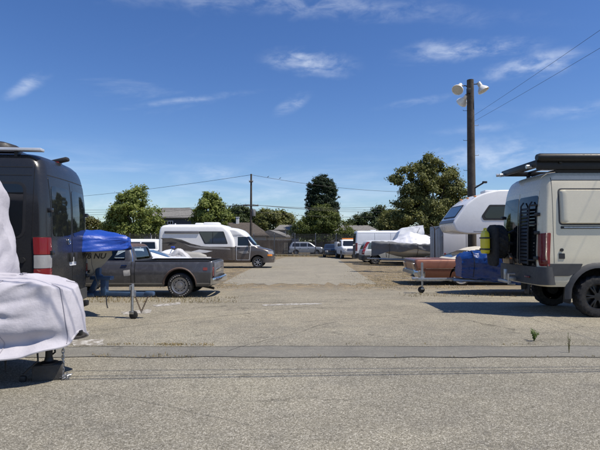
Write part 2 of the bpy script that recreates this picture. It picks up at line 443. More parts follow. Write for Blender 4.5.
def wheels(parent, xs, track, r, w=.22, style='steel', **k):
    for x in xs:
        for sg in (1, -1): wheel(parent, x, sg * track, r, w, style, sg, **k)
def text_plate(name, txt, size, m, parent, loc, rot, extrude=0.002, font_shear=0.0):
    cu = bpy.data.curves.new(name, 'FONT'); cu.body = txt; cu.size = size; cu.extrude = extrude; cu.align_x = 'CENTER'; cu.align_y = 'CENTER'; cu.shear = font_shear; cu.offset = size * .03
    o = bpy.data.objects.new('t', cu); COL.objects.link(o); dg = bpy.context.evaluated_depsgraph_get(); dg.update()
    me = bpy.data.meshes.new_from_object(o.evaluated_get(dg)); bpy.data.objects.remove(o, do_unlink=True)
    me.materials.clear(); me.materials.append(m); q = link(name, me, parent); q.location = loc; q.rotation_euler = rot; return q

# ================================================================== SETTING
def struct(o): o['kind'] = 'structure'; return o
def sheet(name, pts, m, off, kind='structure', parent=None):
    """a flat sheet following the fall of the lot; pts are (x, y) in order"""
    bm = bmesh.new(); bm.faces.new([bm.verts.new((x, y, 0)) for x, y in pts])
    for yb in (SLOPE0, SLOPE1):
        bmesh.ops.bisect_plane(bm, geom=bm.verts[:] + bm.edges[:] + bm.faces[:], plane_co=(0, yb, 0), plane_no=(0, 1, 0))
    for v in bm.verts: v.co.z = gz(v.co.y) + off
    bmesh.ops.recalc_face_normals(bm, faces=bm.faces[:])
    for f in bm.faces:
        if f.normal.z < 0: f.normal_flip()
    me = bpy.data.meshes.new(name); bm.to_mesh(me); bm.free(); me.materials.append(m)
    o = link(name, me, parent)
    if kind: o['kind'] = kind
    return o

def ground_mat(name, dark, mid, light, stone, agg=95.0, patch_cols=None, bump=0.55, zones=False):
    m, nt, b, tc = new_mat(name); v = tc.outputs['Object']; L = nt.links.new
    vo = nt.nodes.new('ShaderNodeTexVoronoi'); vo.inputs['Scale'].default_value = agg; L(v, vo.inputs['Vector'])
    sepc = nt.nodes.new('ShaderNodeSeparateColor'); L(vo.outputs['Color'], sepc.inputs[0])
    agc = _ramp(nt, sepc.outputs[0], [(0.0, dark), (0.35, mid), (0.72, light), (1.0, stone)])
    n1 = _noise(nt, v, 0.35, 6, 0.62); n2 = _noise(nt, v, 2.3, 8, 0.7, 0.6); n3 = _noise(nt, v, 24.0, 5, 0.7)
    c = _mixc(nt, 1.0, agc, _ramp(nt, n1.outputs['Fac'], [(0.32, (0.88, 0.885, 0.88)), (0.68, (1.08, 1.08, 1.05))]), 'MULTIPLY')
    c = _mixc(nt, 1.0, c, _ramp(nt, n2.outputs['Fac'], [(0.33, (0.86, 0.86, 0.87)), (0.68, (1.08, 1.07, 1.05))]), 'MULTIPLY')
    c = _mixc(nt, 1.0, c, _ramp(nt, n3.outputs['Fac'], [(0.35, 0.86), (0.65, 1.1)]), 'MULTIPLY')
    # stains with a shape of their own, stretched along the aisle
    mp = nt.nodes.new('ShaderNodeMapping'); mp.inputs['Scale'].default_value = (0.16, 1.1, 1); L(v, mp.inputs[0])
    st = _noise(nt, mp.outputs[0], 1.0, 7, 0.68, 0.7)
    c = _mixc(nt, _ramp(nt, st.outputs['Fac'], [(0.54, 0.0), (0.70, 0.40)]), c, tuple(q * .62 for q in mid))
    if zones:
        # oil drips and old spills, and paler worn patches
        os_ = _noise(nt, v, 0.9, 3, 0.45, 0.3); os2 = _noise(nt, v, 5.5, 4, 0.6, 0.4)
        sm = nt.nodes.new('ShaderNodeMath'); sm.operation = 'MULTIPLY'; L(_ramp(nt, os_.outputs['Fac'], [(0.58, 0.0), (0.70, 1.0)]), sm.inputs[0]); L(_ramp(nt, os2.outputs['Fac'], [(0.50, 0.0), (0.62, .55)]), sm.inputs[1])
        c = _mixc(nt, sm.outputs[0], c, (0.075, 0.07, 0.062))
        wp_ = _noise(nt, v, 0.22, 5, 0.55, 1.2); c = _mixc(nt, 1.0, c, _ramp(nt, wp_.outputs['Fac'], [(0.36, (.88, .885, .88)), (0.5, (1, 1, 1)), (0.66, (1.10, 1.10, 1.07))]), 'MULTIPLY')
        sp = nt.nodes.new('ShaderNodeSeparateXYZ'); L(v, sp.inputs[0])
        wob = nt.nodes.new('ShaderNodeMath'); wob.operation = 'MULTIPLY_ADD'; L(n2.outputs['Fac'], wob.inputs[0]); wob.inputs[1].default_value = 3.0; L(sp.outputs[1], wob.inputs[2])
        mr = nt.nodes.new('ShaderNodeMapRange'); L(wob.outputs[0], mr.inputs[0])
        for i, q in enumerate((16.3, 18.6, 0, 1)): mr.inputs[i + 1].default_value = q
        dirt = _ramp(nt, n2.outputs['Fac'], [(0.30, (0.085, 0.078, 0.066)), (0.46, (0.17, 0.145, 0.105)), (0.56, (0.24, 0.195, 0.125)), (0.72, (0.30, 0.25, 0.165))])
        dirt = _mixc(nt, 1.0, dirt, _ramp(nt, n3.outputs['Fac'], [(0.3, .75), (0.7, 1.2)]), 'MULTIPLY')
        c = _mixc(nt, mr.outputs[0], c, dirt)
        # wear line across the lot and the paler strip in front of the parked rows
        mr2 = nt.nodes.new('ShaderNodeMapRange'); mr2.interpolation_type = 'SMOOTHSTEP'; L(wob.outputs[0], mr2.inputs[0])
        for i, q in enumerate((8.2, 12.0, 0, 1)): mr2.inputs[i + 1].default_value = q
        c = _mixc(nt, mr2.outputs[0], c, _mixc(nt, 1.0, c, (1.10, 1.07, 1.02), 'MULTIPLY'))
    # hairline cracks
    wv = nt.nodes.new('ShaderNodeTexVoronoi'); wv.feature = 'DISTANCE_TO_EDGE'; wv.inputs['Scale'].default_value = 0.33
    wa = nt.nodes.new('ShaderNodeVectorMath'); wa.operation = 'MULTIPLY_ADD'; L(n2.outputs['Color'], wa.inputs[0]); wa.inputs[1].default_value = (.9, .9, 0); L(v, wa.inputs[2]); L(wa.outputs[0], wv.inputs['Vector'])
    ck = _ramp(nt, wv.outputs['Distance'], [(0.0, 0.75), (0.0075, 0.0)])
    gate = _ramp(nt, n1.outputs['Fac'], [(0.50, 0.0), (0.58, 1.0)])
    g2 = nt.nodes.new('ShaderNodeMath'); g2.operation = 'MULTIPLY'; L(ck, g2.inputs[0]); L(gate, g2.inputs[1])
    c = _mixc(nt, g2.outputs[0], c, tuple(q * .4 for q in dark))
    L(c, b.inputs['Base Color']); b.inputs['Roughness'].default_value = 0.95; b.inputs['Specular IOR Level'].default_value = 0.25
    ad = nt.nodes.new('ShaderNodeMath'); ad.operation = 'MULTIPLY_ADD'; L(n3.outputs['Fac'], ad.inputs[0]); ad.inputs[1].default_value = 1.2
    inv = nt.nodes.new('ShaderNodeMath'); inv.operation = 'SUBTRACT'; inv.inputs[0].default_value = 1.0; L(vo.outputs['Distance'], inv.inputs[1]); L(inv.outputs[0], ad.inputs[2])
    bp = nt.nodes.new('ShaderNodeBump'); bp.inputs['Strength'].default_value = bump; bp.inputs['Distance'].default_value = 0.012
    L(ad.outputs[0], bp.inputs['Height']); L(bp.outputs[0], b.inputs['Normal'])
    return m

ASPH = ground_mat('aged_asphalt', (0.128, 0.117, 0.093), (0.228, 0.211, 0.170), (0.278, 0.259, 0.212), (0.49, 0.465, 0.40), 105, zones=True)
GUTM = ground_mat('smooth_asphalt_strip', (0.135, 0.130, 0.116), (0.178, 0.172, 0.154), (0.202, 0.196, 0.176), (0.27, 0.26, 0.23), 190, bump=0.25)
CONC = ground_mat('worn_concrete', (0.200, 0.182, 0.146), (0.256, 0.234, 0.186), (0.290, 0.266, 0.212), (0.35, 0.325, 0.268), 60, bump=0.3)
ROADM = ground_mat('street_asphalt', (0.05, 0.05, 0.05), (0.08, 0.08, 0.08), (0.10, 0.10, 0.10), (0.15, 0.15, 0.14), 60)

def ground():
    ys = [-120, SLOPE0, SLOPE1, 1500]; xs = [-1200, 1200]
    vs = [(x, y, gz(y)) for y in ys for x in xs]
    me = bpy.data.meshes.new('ground'); me.from_pydata(vs, [], [(2 * i, 2 * i + 1, 2 * i + 3, 2 * i + 2) for i in range(3)]); me.materials.append(ASPH)
    struct(link('ground', me))
ground()
def wavy(x0, x1, y0, y1, amp, step=0.25, ph=0.0):
    a = []; k = int((x1 - x0) / step)
    for i in range(k + 1):
        x = x0 + (x1 - x0) * i / k; a.append((x, y0 + amp * mnoise.noise((x * 1.3 + ph, 3.1, 0)) + .45 * amp * mnoise.noise((x * 7, 9, ph))))
    for i in range(k, -1, -1):
        x = x0 + (x1 - x0) * i / k; a.append((x, y1 + amp * mnoise.noise((x * 1.1 + ph, 7.7, 0)) + .45 * amp * mnoise.noise((x * 7, 2, ph))))
    return a
# the drainage strip of smoother asphalt across the lot, with an open joint along both its edges
sheet('pavement_strip', wavy(-22, 22, 6.42, 7.06, .07), GUTM, 0.004)
JOINT = mat('joint_tar', (0.035, 0.033, 0.030), 0.9, var=0.4, scale=9)
def crack(name, pts, w, off=0.006):
    L = []; Rr = []
    for i, p in enumerate(pts):
        a = Vector(pts[max(i - 1, 0)]); b = Vector(pts[min(i + 1, len(pts) - 1)]); t = (b - a).normalized(); n = Vector((-t.y, t.x))
        q = w * (0.35 + 0.9 * abs(mnoise.noise((p[0] * 3.1, p[1] * 3.7, 1.5)))) * .5
        L.append((p[0] + n.x * q, p[1] + n.y * q)); Rr.append((p[0] - n.x * q, p[1] - n.y * q))
    mb = MB(); n = len(pts)
    mb.add([(x, y, gz(y) + off) for x, y in L] + [(x, y, gz(y) + off) for x, y in Rr], [(i, i + 1, n + i + 1, n + i) for i in range(n - 1)])
    o = mb.build(name, JOINT, None, smooth=False); o['kind'] = 'structure'; return o
def wig(x0, y0, x1, y1, amp, step=.12, ph=0):
    k = max(2, int(math.hypot(x1 - x0, y1 - y0) / step)); out = []
    for i in range(k + 1):
        t = i / k; x = x0 + (x1 - x0) * t; y = y0 + (y1 - y0) * t
        d = amp * (mnoise.noise((x * .9, y * .9, ph)) + .35 * mnoise.noise((x * 5, y * 5, ph + 4))); L = math.hypot(x1 - x0, y1 - y0)
        out.append((x - (y1 - y0) / L * d, y + (x1 - x0) / L * d))
    return out
crack('pavement_joint', [(p[0], p[1]) for p in wavy(-22, 22, 6.42, 7.06, .07)[:177]], 0.040)
crack('pavement_joint', [(p[0], p[1]) for p in wavy(-22, 22, 6.42, 7.06, .07)[177:]], 0.030)
for k, (a, b, w) in enumerate((((60, 335), (330, 304), .02), ((190, 303), (345, 302), .035), ((75, 385), (250, 428), .005), ((228, 352), (335, 322), .012), ((340, 300), (600, 297), .02), ((300, 322), (520, 307), .014))):
    A = gpt(*a); B = gpt(*b); crack('pavement_crack', wig(A.x, A.y, B.x, B.y, .10, ph=k * 3.3), w)

# concrete lane between the parked rows
def lane():
    L = [gpt(222, 284), gpt(238, 275), gpt(258, 266), gpt(276, 260), gpt(286, 257.3)]; Q = [gpt(377, 284), gpt(362, 275), gpt(348, 266), gpt(340, 260), gpt(336, 257.3)]
    pts = [(p.x + .2 * mnoise.noise((p.x, p.y, 0)), p.y) for p in L] + [(p.x, p.y) for p in Q[::-1]]
    k = 26; fr = [(Q[0].x + (L[0].x - Q[0].x) * i / k, Q[0].y + 1.5 * mnoise.noise((i * .8, 1, 2))) for i in range(1, k)]
    sheet('concrete_lane', pts + fr, CONC, 0.004)
lane()
sheet('street', [(-200, 59.5), (200, 59.5), (200, 67.5), (-200, 67.5)], ROADM, 0.004)

# worn paint
def worn_paint():
    m, nt, b, tc = new_mat('worn_white_paint'); v = tc.outputs['Object']
    n = _noise(nt, v, 9, 8, 0.75); n2 = _noise(nt, v, 60, 4)
    f = _ramp(nt, n.outputs['Fac'], [(0.46, 0.0), (0.62, .9)])
    c = _mixc(nt, f, (0.21, 0.19, 0.155), _ramp(nt, n2.outputs['Fac'], [(.3, (.52, .51, .48)), (.7, (.66, .65, .62))]))
    nt.links.new(c, b.inputs['Base Color']); b.inputs['Roughness'].default_value = 0.9; return m
PAINT = worn_paint()
def paint_patch(pp, ph=0):
    P = [gpt(*q) for q in pp]; pts = []
    for i in range(len(P)):
        a, b = P[i], P[(i + 1) % len(P)]
        for k in range(8):
            p = a.lerp(b, k / 8); pts.append((p.x + .025 * mnoise.noise((p.x * 9, p.y * 9, ph)), p.y + .06 * mnoise.noise((p.x * 8, p.y * 8, 5 + ph))))
    sheet('painted_marking', pts, PAINT, 0.004)
for q in ([(70, 341), (104, 339), (103, 345), (74, 346)], [(79, 331), (90, 331), (90, 333), (79, 333)], [(121, 312), (152, 309), (150, 313), (124, 315)],
          [(152, 305), (182, 302), (180, 304.5), (156, 307)], [(262, 304.5), (322, 303), (322, 304.2), (264, 306)]):
    paint_patch(q, q[0][0])

# loose stones and dry weeds
def scatter_stuff():
    mb = MB(); st = mat('loose_stones', (0.27, 0.25, 0.21), 0.9, var=0.6, scale=60)
    for k in range(3800):
        y = 2.6 + 13 * random.random() ** 1.6; x = (random.random() * 2 - 1) * y * .68
        r = random.choice((.003, .004, .005, .006, .009)); z = gz(y)
        a = random.random() * 6; vs = [(x + r * math.cos(a + i * 1.57) * random.uniform(.7, 1.3), y + r * math.sin(a + i * 1.57) * random.uniform(.7, 1.3), z - .001) for i in range(4)] + [(x, y, z + r * .7)]
        mb.add(vs, [(0, 1, 4), (1, 2, 4), (2, 3, 4), (3, 0, 4)])
    for k in range(2600):
        y = 16.5 + 34 * random.random(); x = (random.random() * 2 - 1) * y * .4; r = random.choice((.01, .015, .02, .035)); z = gz(y) + .003
        a = random.random() * 6; vs = [(x + r * math.cos(a + i * 1.57), y + r * math.sin(a + i * 1.57), z) for i in range(4)] + [(x, y, z + r * .7)]
        mb.add(vs, [(0, 1, 4), (1, 2, 4), (2, 3, 4), (3, 0, 4)])
    o = mb.build('loose_gravel', st, None, smooth=False, fix=False); o['kind'] = 'stuff'; o['label'] = 'loose grit and small stones lying on the asphalt'; o['category'] = 'gravel'
scatter_stuff()
def blades(mb, x, y, n, h, spread, lean=.5, w=.006):
    z = gz(y)
    for k in range(n):
        bx = x + random.gauss(0, spread); by = y + random.gauss(0, spread * .6); a = random.random() * math.tau; hh = h * random.uniform(.35, 1.1); l = hh * lean * random.uniform(.2, 1)
        dx, dy = math.cos(a), math.sin(a); ww = w * random.uniform(.6, 1.3)
        p = [(bx - dy * ww, by + dx * ww, z), (bx + dy * ww, by - dx * ww, z), (bx + dx * l * .4 + dy * ww * .7, by + dy * l * .4 - dx * ww * .7, z + hh * .6), (bx + dx * l * .4 - dy * ww * .7, by + dy * l * .4 + dx * ww * .7, z + hh * .6), (bx + dx * l, by + dy * l, z + hh)]
        mb.add(p, [(0, 1, 2, 3), (3, 2, 4)])
def leafmat(name, cols, trans=0.3, rough=.6):
    m = bpy.data.materials.new(name); m.use_nodes = True; nt = m.node_tree; nt.nodes.clear(); L = nt.links.new
    out = nt.nodes.new('ShaderNodeOutputMaterial'); g = nt.nodes.new('ShaderNodeNewGeometry'); tc = nt.nodes.new('ShaderNodeTexCoord')
    c = _ramp(nt, g.outputs['Random Per Island'], [(i / (len(cols) - 1), q) for i, q in enumerate(cols)])
    n = _noise(nt, tc.outputs['Object'], .55, 3); c = _mixc(nt, 1.0, c, _ramp(nt, n.outputs['Fac'], [(.3, (.72, .78, .75)), (.7, (1.25, 1.18, 1.0))]), 'MULTIPLY')
    d = nt.nodes.new('ShaderNodeBsdfPrincipled'); d.inputs['Roughness'].default_value = rough; d.inputs['Specular IOR Level'].default_value = .3; L(c, d.inputs['Base Color'])
    t = nt.nodes.new('ShaderNodeBsdfTranslucent'); L(_mixc(nt, 1.0, c, (1.2, 1.25, .7), 'MULTIPLY'), t.inputs[0])
    mx = nt.nodes.new('ShaderNodeMixShader'); mx.inputs[0].default_value = trans; L(d.outputs[0], mx.inputs[1]); L(t.outputs[0], mx.inputs[2]); L(mx.outputs[0], out.inputs[0])
    return m
DRY = leafmat('dry_grass', [(.20, .15, .075), (.30, .23, .12), (.15, .12, .07), (.36, .29, .17)])
GREENW = leafmat('weed_leaf', [(.09, .15, .035), (.14, .20, .05), (.07, .11, .03)])
def weeds():
    mb = MB()
    for k in range(70):                      # against the edges of the strip
        px = random.choice((random.uniform(95, 220), random.uniform(110, 190), random.uniform(300, 600))); p = gpt(px, random.choice((344.5, 357)))
        blades(mb, p.x, p.y, random.randint(3, 8), .035, .05, 1.2, .004)
    for px, py, n in ((105, 356, 26), (163, 355, 30), (172, 345, 50), (185, 345, 34), (205, 345, 40)):
        p = gpt(px, py); blades(mb, p.x, p.y, n, .035, .09, 1.6, .005)
    for k in range(240):                     # the line of dry grass by the parked row on the left
        p = gpt(random.uniform(80, 235), random.uniform(297.5, 303)); blades(mb, p.x, p.y, 5, .07, .16, .8, .005)
    for k in range(110):
        p = gpt(random.uniform(405, 520), random.uniform(294, 297)); blades(mb, p.x, p.y, 4, .07, .14, .7, .005)
    for k in range(420):                     # dry margins of the lane
        p = gpt(random.choice((random.uniform(370, 470), random.uniform(350, 420))), random.uniform(262, 289)); blades(mb, p.x, p.y, 10, .05, .35, 1.3, .007)
    for k in range(260):
        p = gpt(random.uniform(150, 240), random.uniform(266, 288)); blades(mb, p.x, p.y, 9, .05, .35, 1.3, .007)
    for k in range(300):                     # foot of the fence
        x = random.uniform(-14, 12); blades(mb, x, 56.6 + random.gauss(0, .3), 6, .28, .3, .7, .02)
    o = mb.build('dry_grass', DRY, None, smooth=False, fix=False); o['kind'] = 'stuff'; o['label'] = 'dry straw coloured weeds along joints and lot margins'; o['category'] = 'grass'
weeds()
def weed_plant(px, py, h, spread, n, label, thin=False):
    p = gpt(px, py); t = thing('weed_plant', label, 'weed', (p.x, p.y, p.z)); st = MB(); lf = MB()
    for k in range(n):
        a = random.random() * math.tau; e = Vector((math.cos(a) * spread * random.uniform(.2, 1), math.sin(a) * spread * random.uniform(.2, 1), h * random.uniform(.55, 1)))
        m_ = e * .5 + Vector((0, 0, h * .08)); st.tube([(e.x * .06, e.y * .06, 0), m_, e], [.003, .0025, .0015], 4)
        for j in range(5 if thin else 11):
            q = e * random.uniform(.25, 1); b = random.random() * math.tau; l = .016 if thin else random.uniform(.015, .032)
            d = Vector((math.cos(b), math.sin(b), random.uniform(-.2, .8))).normalized() * l; s_ = d.orthogonal().normalized() * l * .35
            lf.add([q, q + d * .5 + s_, q + d, q + d * .5 - s_], [(0, 1, 2, 3)])
    st.build('stem', GREENW if not thin else DRY, t); lf.build('leaf_cluster', GREENW, t, smooth=False, fix=False)['kind'] = 'stuff'
weed_plant(534, 341, .20, .09, 16, 'small bushy green weed in the joint behind the strip')
weed_plant(569, 353, .30, .04, 5, 'thin tall wispy weed at the near edge of the strip', True)

# ------------------------------------------------------------------ fence at the far end
IRON = mat('dark_iron', (0.060, 0.058, 0.055), 0.6, 0.3, var=0.3)
def fence():
    FY, H = 57.0, 2.65; z0 = gz(FY); t = thing('iron_fence', 'tall dark iron picket fence across the end of the lot', 'fence', (0, FY, z0))
    xs = [-30 + 2.45 * i for i in range(26)]
    pm = MB().box((0, 0, H / 2 + .06), (.075, .075, H + .12), .006).mesh('post', mat('galvanised_post', (.22, .22, .22), .5, .5))
    pn = MB(); k = 20
    for i in range(k):
        x = 2.45 * (i + .5) / k; pn.box((x, 0, H / 2 + .08), (.036, .03, H - .16))
        pn.add([(x - .012, -.012, H), (x + .012, -.012, H), (x + .012, .012, H), (x - .012, .012, H), (x + .02, -.05, H + .09)], [(0, 1, 4), (1, 2, 4), (2, 3, 4), (3, 0, 4)])
    pmesh = pn.mesh('pickets', IRON, smooth=False)
    rmesh = MB().box((1.225, .03, 0), (2.45, .03, .04)).mesh('rail', IRON, smooth=False)
    for i, x in enumerate(xs):
        o = link('post', pm, t); o.location = (x, .05, -.02)
        if i < len(xs) - 1:
            o = link('pickets', pmesh, t); o.location = (x, 0, 0); o['kind'] = 'stuff'
            
            for z in (.25, H - .35): o = link('rail', rmesh, t); o.location = (x, 0, z)
    kb = MB().box((0, -.05, .1), (62, .25, .24), .02).build('base_curb', mat('curb_concrete', (.21, .19, .15), .9, var=.3, bump=.3), t)
fence()
def board_fence(y, x0, x1, h, label):
    t = thing('board_fence', label, 'fence', (0, y, gz(y))); m = mat('weathered_boards', (.075, .058, .045), .85, var=.45, scale=1.2, bump=.2); b = MB(); x = x0
    while x < x1:
        w = random.uniform(.13, .15); hh = h + random.uniform(-.03, .03); b.box((x + w / 2, random.uniform(-.008, .008), hh / 2), (w - .008, .02, hh)); x += w
    b.build('boards', m, t, smooth=False)['kind'] = 'stuff'
    
    for z in (.4, h - .3): MB().box(((x0 + x1) / 2, .04, z), (x1 - x0, .045, .09)).build('rail', m, t)
board_fence(70.5, -13.5, -1.2, 2.0, 'dark weathered board fence beyond the street behind the silver wagon')
board_fence(70.9, 1.5, 12.5, 1.8, 'low dark board fence behind the white utility truck')

board_fence(70.7, -52, -13.6, 1.9, 'long board fence beyond the street behind the two light green trees')
board_fence(71.2, 12.6, 52, 1.9, 'long board fence beyond the street behind the parked campers')
# ------------------------------------------------------------------ houses beyond the street
def house(name, label, loc, rz, w, d, eave, ridge, wallm, roofm, hip=0.0, chimney=None, wins=()):
    t = thing(name, label, 'house', loc, rz); hw, hd = w / 2, d / 2
    MB().box((0, 0, eave / 2), (w, d, eave)).build('wall', wallm, t, smooth=False)
    o = .45; e = eave + .02; th = .14; r = ridge
    A = [(-hw - o, -hd - o, e), (hw + o, -hd - o, e), (hw + o, hd + o, e), (-hw - o, hd + o, e)]; Bq = [(-hw - o + hip, 0, r), (hw + o - hip, 0, r)]
    vs = A + Bq + [(x, y, z - th) for x, y, z in A]
    fs = [(0, 1, 5, 4), (1, 2, 5), (2, 3, 4, 5), (3, 0, 4), (6, 9, 8, 7), (0, 6, 7, 1), (1, 7, 8, 2), (2, 8, 9, 3), (3, 9, 6, 0)]
    roof = MB().add(vs, fs).build('roof', roofm, t, smooth=False)
    if chimney:
        x, y, s_, top = chimney; c = MB().box((x, y, (eave + top) / 2), (s_, s_, top - eave)); c.box((x, y, top + .05), (s_ * 1.25, s_ * 1.25, .12)); c.build('chimney', mat('chimney_white', (.7, .69, .66), .8), roof, smooth=False)
    if hip == 0:
        for sx_ in (-1, 1):
            g = MB(); g.prism([(-hd, eave), (hd, eave), (0, ridge - .18)], 'x', sx_ * (hw - .2), sx_ * hw); g.build('gable', wallm, t, smooth=False)
    tm = mat('white_trim', (.72, .72, .70), .6)
    for (face, a, z0_, z1_, ww) in wins:
        f_ = MB(); g_ = MB(); sg, ax = (1 if face[0] == '+' else -1), face[1]
        def put(mb, a, z, sw, sh, dd, dep):
            if ax == 'y': mb.box((a, sg * (hd + dd), z), (sw, dep, sh))
            else: mb.box((sg * (hw + dd), a, z), (dep, sw, sh))
        zc, hh = (z0_ + z1_) / 2, z1_ - z0_
        for q, sw, sh, da, dz in ((0, ww + .2, .1, 0, hh / 2 + .05), (0, ww + .2, .1, 0, -hh / 2 - .05), (0, .1, hh, -ww / 2 - .05, 0), (0, .1, hh, ww / 2 + .05, 0), (0, .05, hh, 0, 0)): put(f_, a + da, zc + dz, sw, sh, .03, .08)
        wo = f_.build('window', tm, t, smooth=False); put(g_, a, zc, ww, hh, .01, .04); g_.build('pane', DARKGLASS, wo, smooth=False)
    return t
SHING = mat('grey_shingles', (.17, .165, .155), .9, var=.3, scale=4, bump=.5, bscale=25)
SHINGB = mat('brown_shingles', (.075, .062, .05), .9, var=.3, scale=4, bump=.5, bscale=25)
SIDE = mat('slate_siding', (.055, .062, .072), .8, var=.15)
STUCCO = mat('pale_stucco', (.55, .53, .48), .9, var=.1)
def at(px, D): return (px - 300) / FPX * D
H = 84; house('house', 'two storey slate blue house with grey hip roof', (at(176, H), H, gz(H)), R(4), 9.0, 8, 5.85, 7.75, SIDE, SHING, 2.6, None, (('-y', -.2, 4.6, 5.2, .7), ('-y', -2.6, 2.2, 3.4, 1.2), ('-y', 2.6, 2.2, 3.4, 1.2)))
H = 76; house('house', 'low house with dark brown gable roof and white chimney', (at(238, H), H + 2, gz(H)), R(0), 9.0, 7.5, 2.75, 4.9, STUCCO, SHINGB, 2.8, (-.3, -.2, .45, 5.7), (('-y', 2.5, 1.0, 2.0, 1.2),))
H = 80; house('house', 'white gabled cottage seen through the iron fence', (at(274, H), H, gz(H)), R(82), 7.5, 4.6, 2.6, 3.7, mat('white_siding', (.74, .74, .72), .7), SHING, 0, None, (('-x', 0, 1.1, 2.1, 1.0),))
H = 92; house('house', 'pale grey house with one small bright window above the fence', (at(288, H), H, gz(H)), 0, 4.2, 6, 4.0, 5.0, mat('grey_stucco', (.27, .27, .26), .9), SHING, 1.0, None, (('-y', .2, 3.0, 4.0, 1.1),))
H = 80; house('house', 'low house with wide grey shingle roof behind the white utility truck', (at(352, H), H + 2, gz(H)), R(-6), 12, 8, 2.7, 4.6, STUCCO, SHING, 3.4, None, (('-y', -2, 1, 2.1, 1.4),))
H = 82; house('house', 'low house with weathered grey brown roof below the big tree', (at(425, H), H, gz(H)), R(-3), 13, 8, 2.8, 4.4, STUCCO, mat('grey_brown_shingles', (.11, .10, .088), .9, var=.3, scale=4, bump=.5, bscale=25), 3.4)

# ------------------------------------------------------------------ poles and wires
WOOD = mat('pole_timber', (0.052, 0.042, 0.034), 0.9, var=0.4, scale=2.0, bump=0.5, bscale=14, dirt=(.11, .095, .08), dirt_amt=.5)
WIRE = mat('wire_black', (0.012, 0.012, 0.013), 0.6)
def cable(name, label, a, b, sag, r, group=None, n=22):
    a, b = Vector(a), Vector(b); c = (a + b) / 2; pts = []
    for i in range(n + 1):
        t = i / n; p = a.lerp(b, t) - c; p.z -= sag * 4 * t * (1 - t); pts.append(p)
    o = MB().tube(pts, r, 5).build(name, WIRE); o.location = c; tag(o, label, 'wire', group); return o
def utility_pole(px, D, top_y, label, arms=()):
    x = at(px, D); z0 = gz(D); top = pix(px, top_y, D).z - z0; t = thing('utility_pole', label, 'pole', (x, D, z0))
    MB().tube([(0, 0, -.3), (0, 0, top * .5), (0, 0, top)], [.17, .145, .11], 12).build('post', WOOD, t)
    for z, w in arms:
        a = MB().box((0, -.16, top - z), (w, .1, .12), .01); a.build('crossarm', WOOD, t)
        for k in (-1, -.4, .4, 1):
            MB().lathe([(.02, 0), (.05, .03), (.035, .07), (.05, .11), (.02, .14)], (k * w * .45, -.16, top - z + .06), 'z', 8).build('insulator', mat('insulator', (.25, .2, .17), .3), t)
    return t, Vector((x, D, z0)), top
p1, P1, T1 = utility_pole(251, 60, 174, 'tall wooden utility pole beyond the fence', ((1.0, .5), (4.0, 1.9),))
MB().lathe([(.22, 0), (.24, .08), (.24, .75), (.2, .85), (.02, .88)], (.33, 0, T1 - 5.3), 'z', 16).build('transformer', mat('transformer_grey', (.16, .16, .16), .5), p1)
p2, P2, T2 = utility_pole(12, 88, 200, 'utility pole standing far behind the dark grey van', ((.6, 1.8),))
p3, P3, T3 = utility_pole(452, 82, 190, 'utility pole standing behind the big tree', ((.6, 1.8),))
cable('power_line', 'highest wire running left from the utility pole top', P1 + Vector((0, 0, T1 - .1)), P2 + Vector((0, 0, T2 - .15)), .5, .022)
cable('power_line', 'highest wire running right from the utility pole top to the big tree', P1 + Vector((0, 0, T1 - .1)), P3 + Vector((0, 0, T3 - .15)), .9, .022)
for k, (dz, ox) in enumerate(((3.85, -.85), (3.85, -.35), (3.85, .75), (4.7, 0))):
    lab = ('wire strung low on the utility pole below its top wire')
    cable('power_line', lab, P1 + Vector((ox * .3, -.16, T1 - dz)), P2 + Vector((ox, 0, T2 - 1.5 - k * .65)), .5, .02, 'lower wires on the utility pole')
    cable('power_line', lab, P1 + Vector((ox * .3, -.16, T1 - dz)), P3 + Vector((ox, 0, T3 - 1.6 - k * .65)), .9, .02, 'lower wires on the utility pole')
# two small birds on the top wire
for px, py in ((268, 177.6), (280, 179)):
    t = tag(MB().loft([[(x, r * math.cos(a) * .8, r * math.sin(a) + dz) for a in np.linspace(0, math.tau, 9)[:-1]] for x, r, dz in ((-.14, .01, -.02), (-.06, .03, 0), (0, .055, .02), (.05, .05, .05), (.08, .035, .09), (.11, .03, .11), (.15, .005, .11))], True, True).build('bird', mat('dark_feathers', (.03, .03, .03), .8)), 'small dark bird perched on the top wire', 'bird', 'birds on the wire')
    D = 60 + (px - 251) / 201 * 22; t.location = pix(px, py - .6, D)

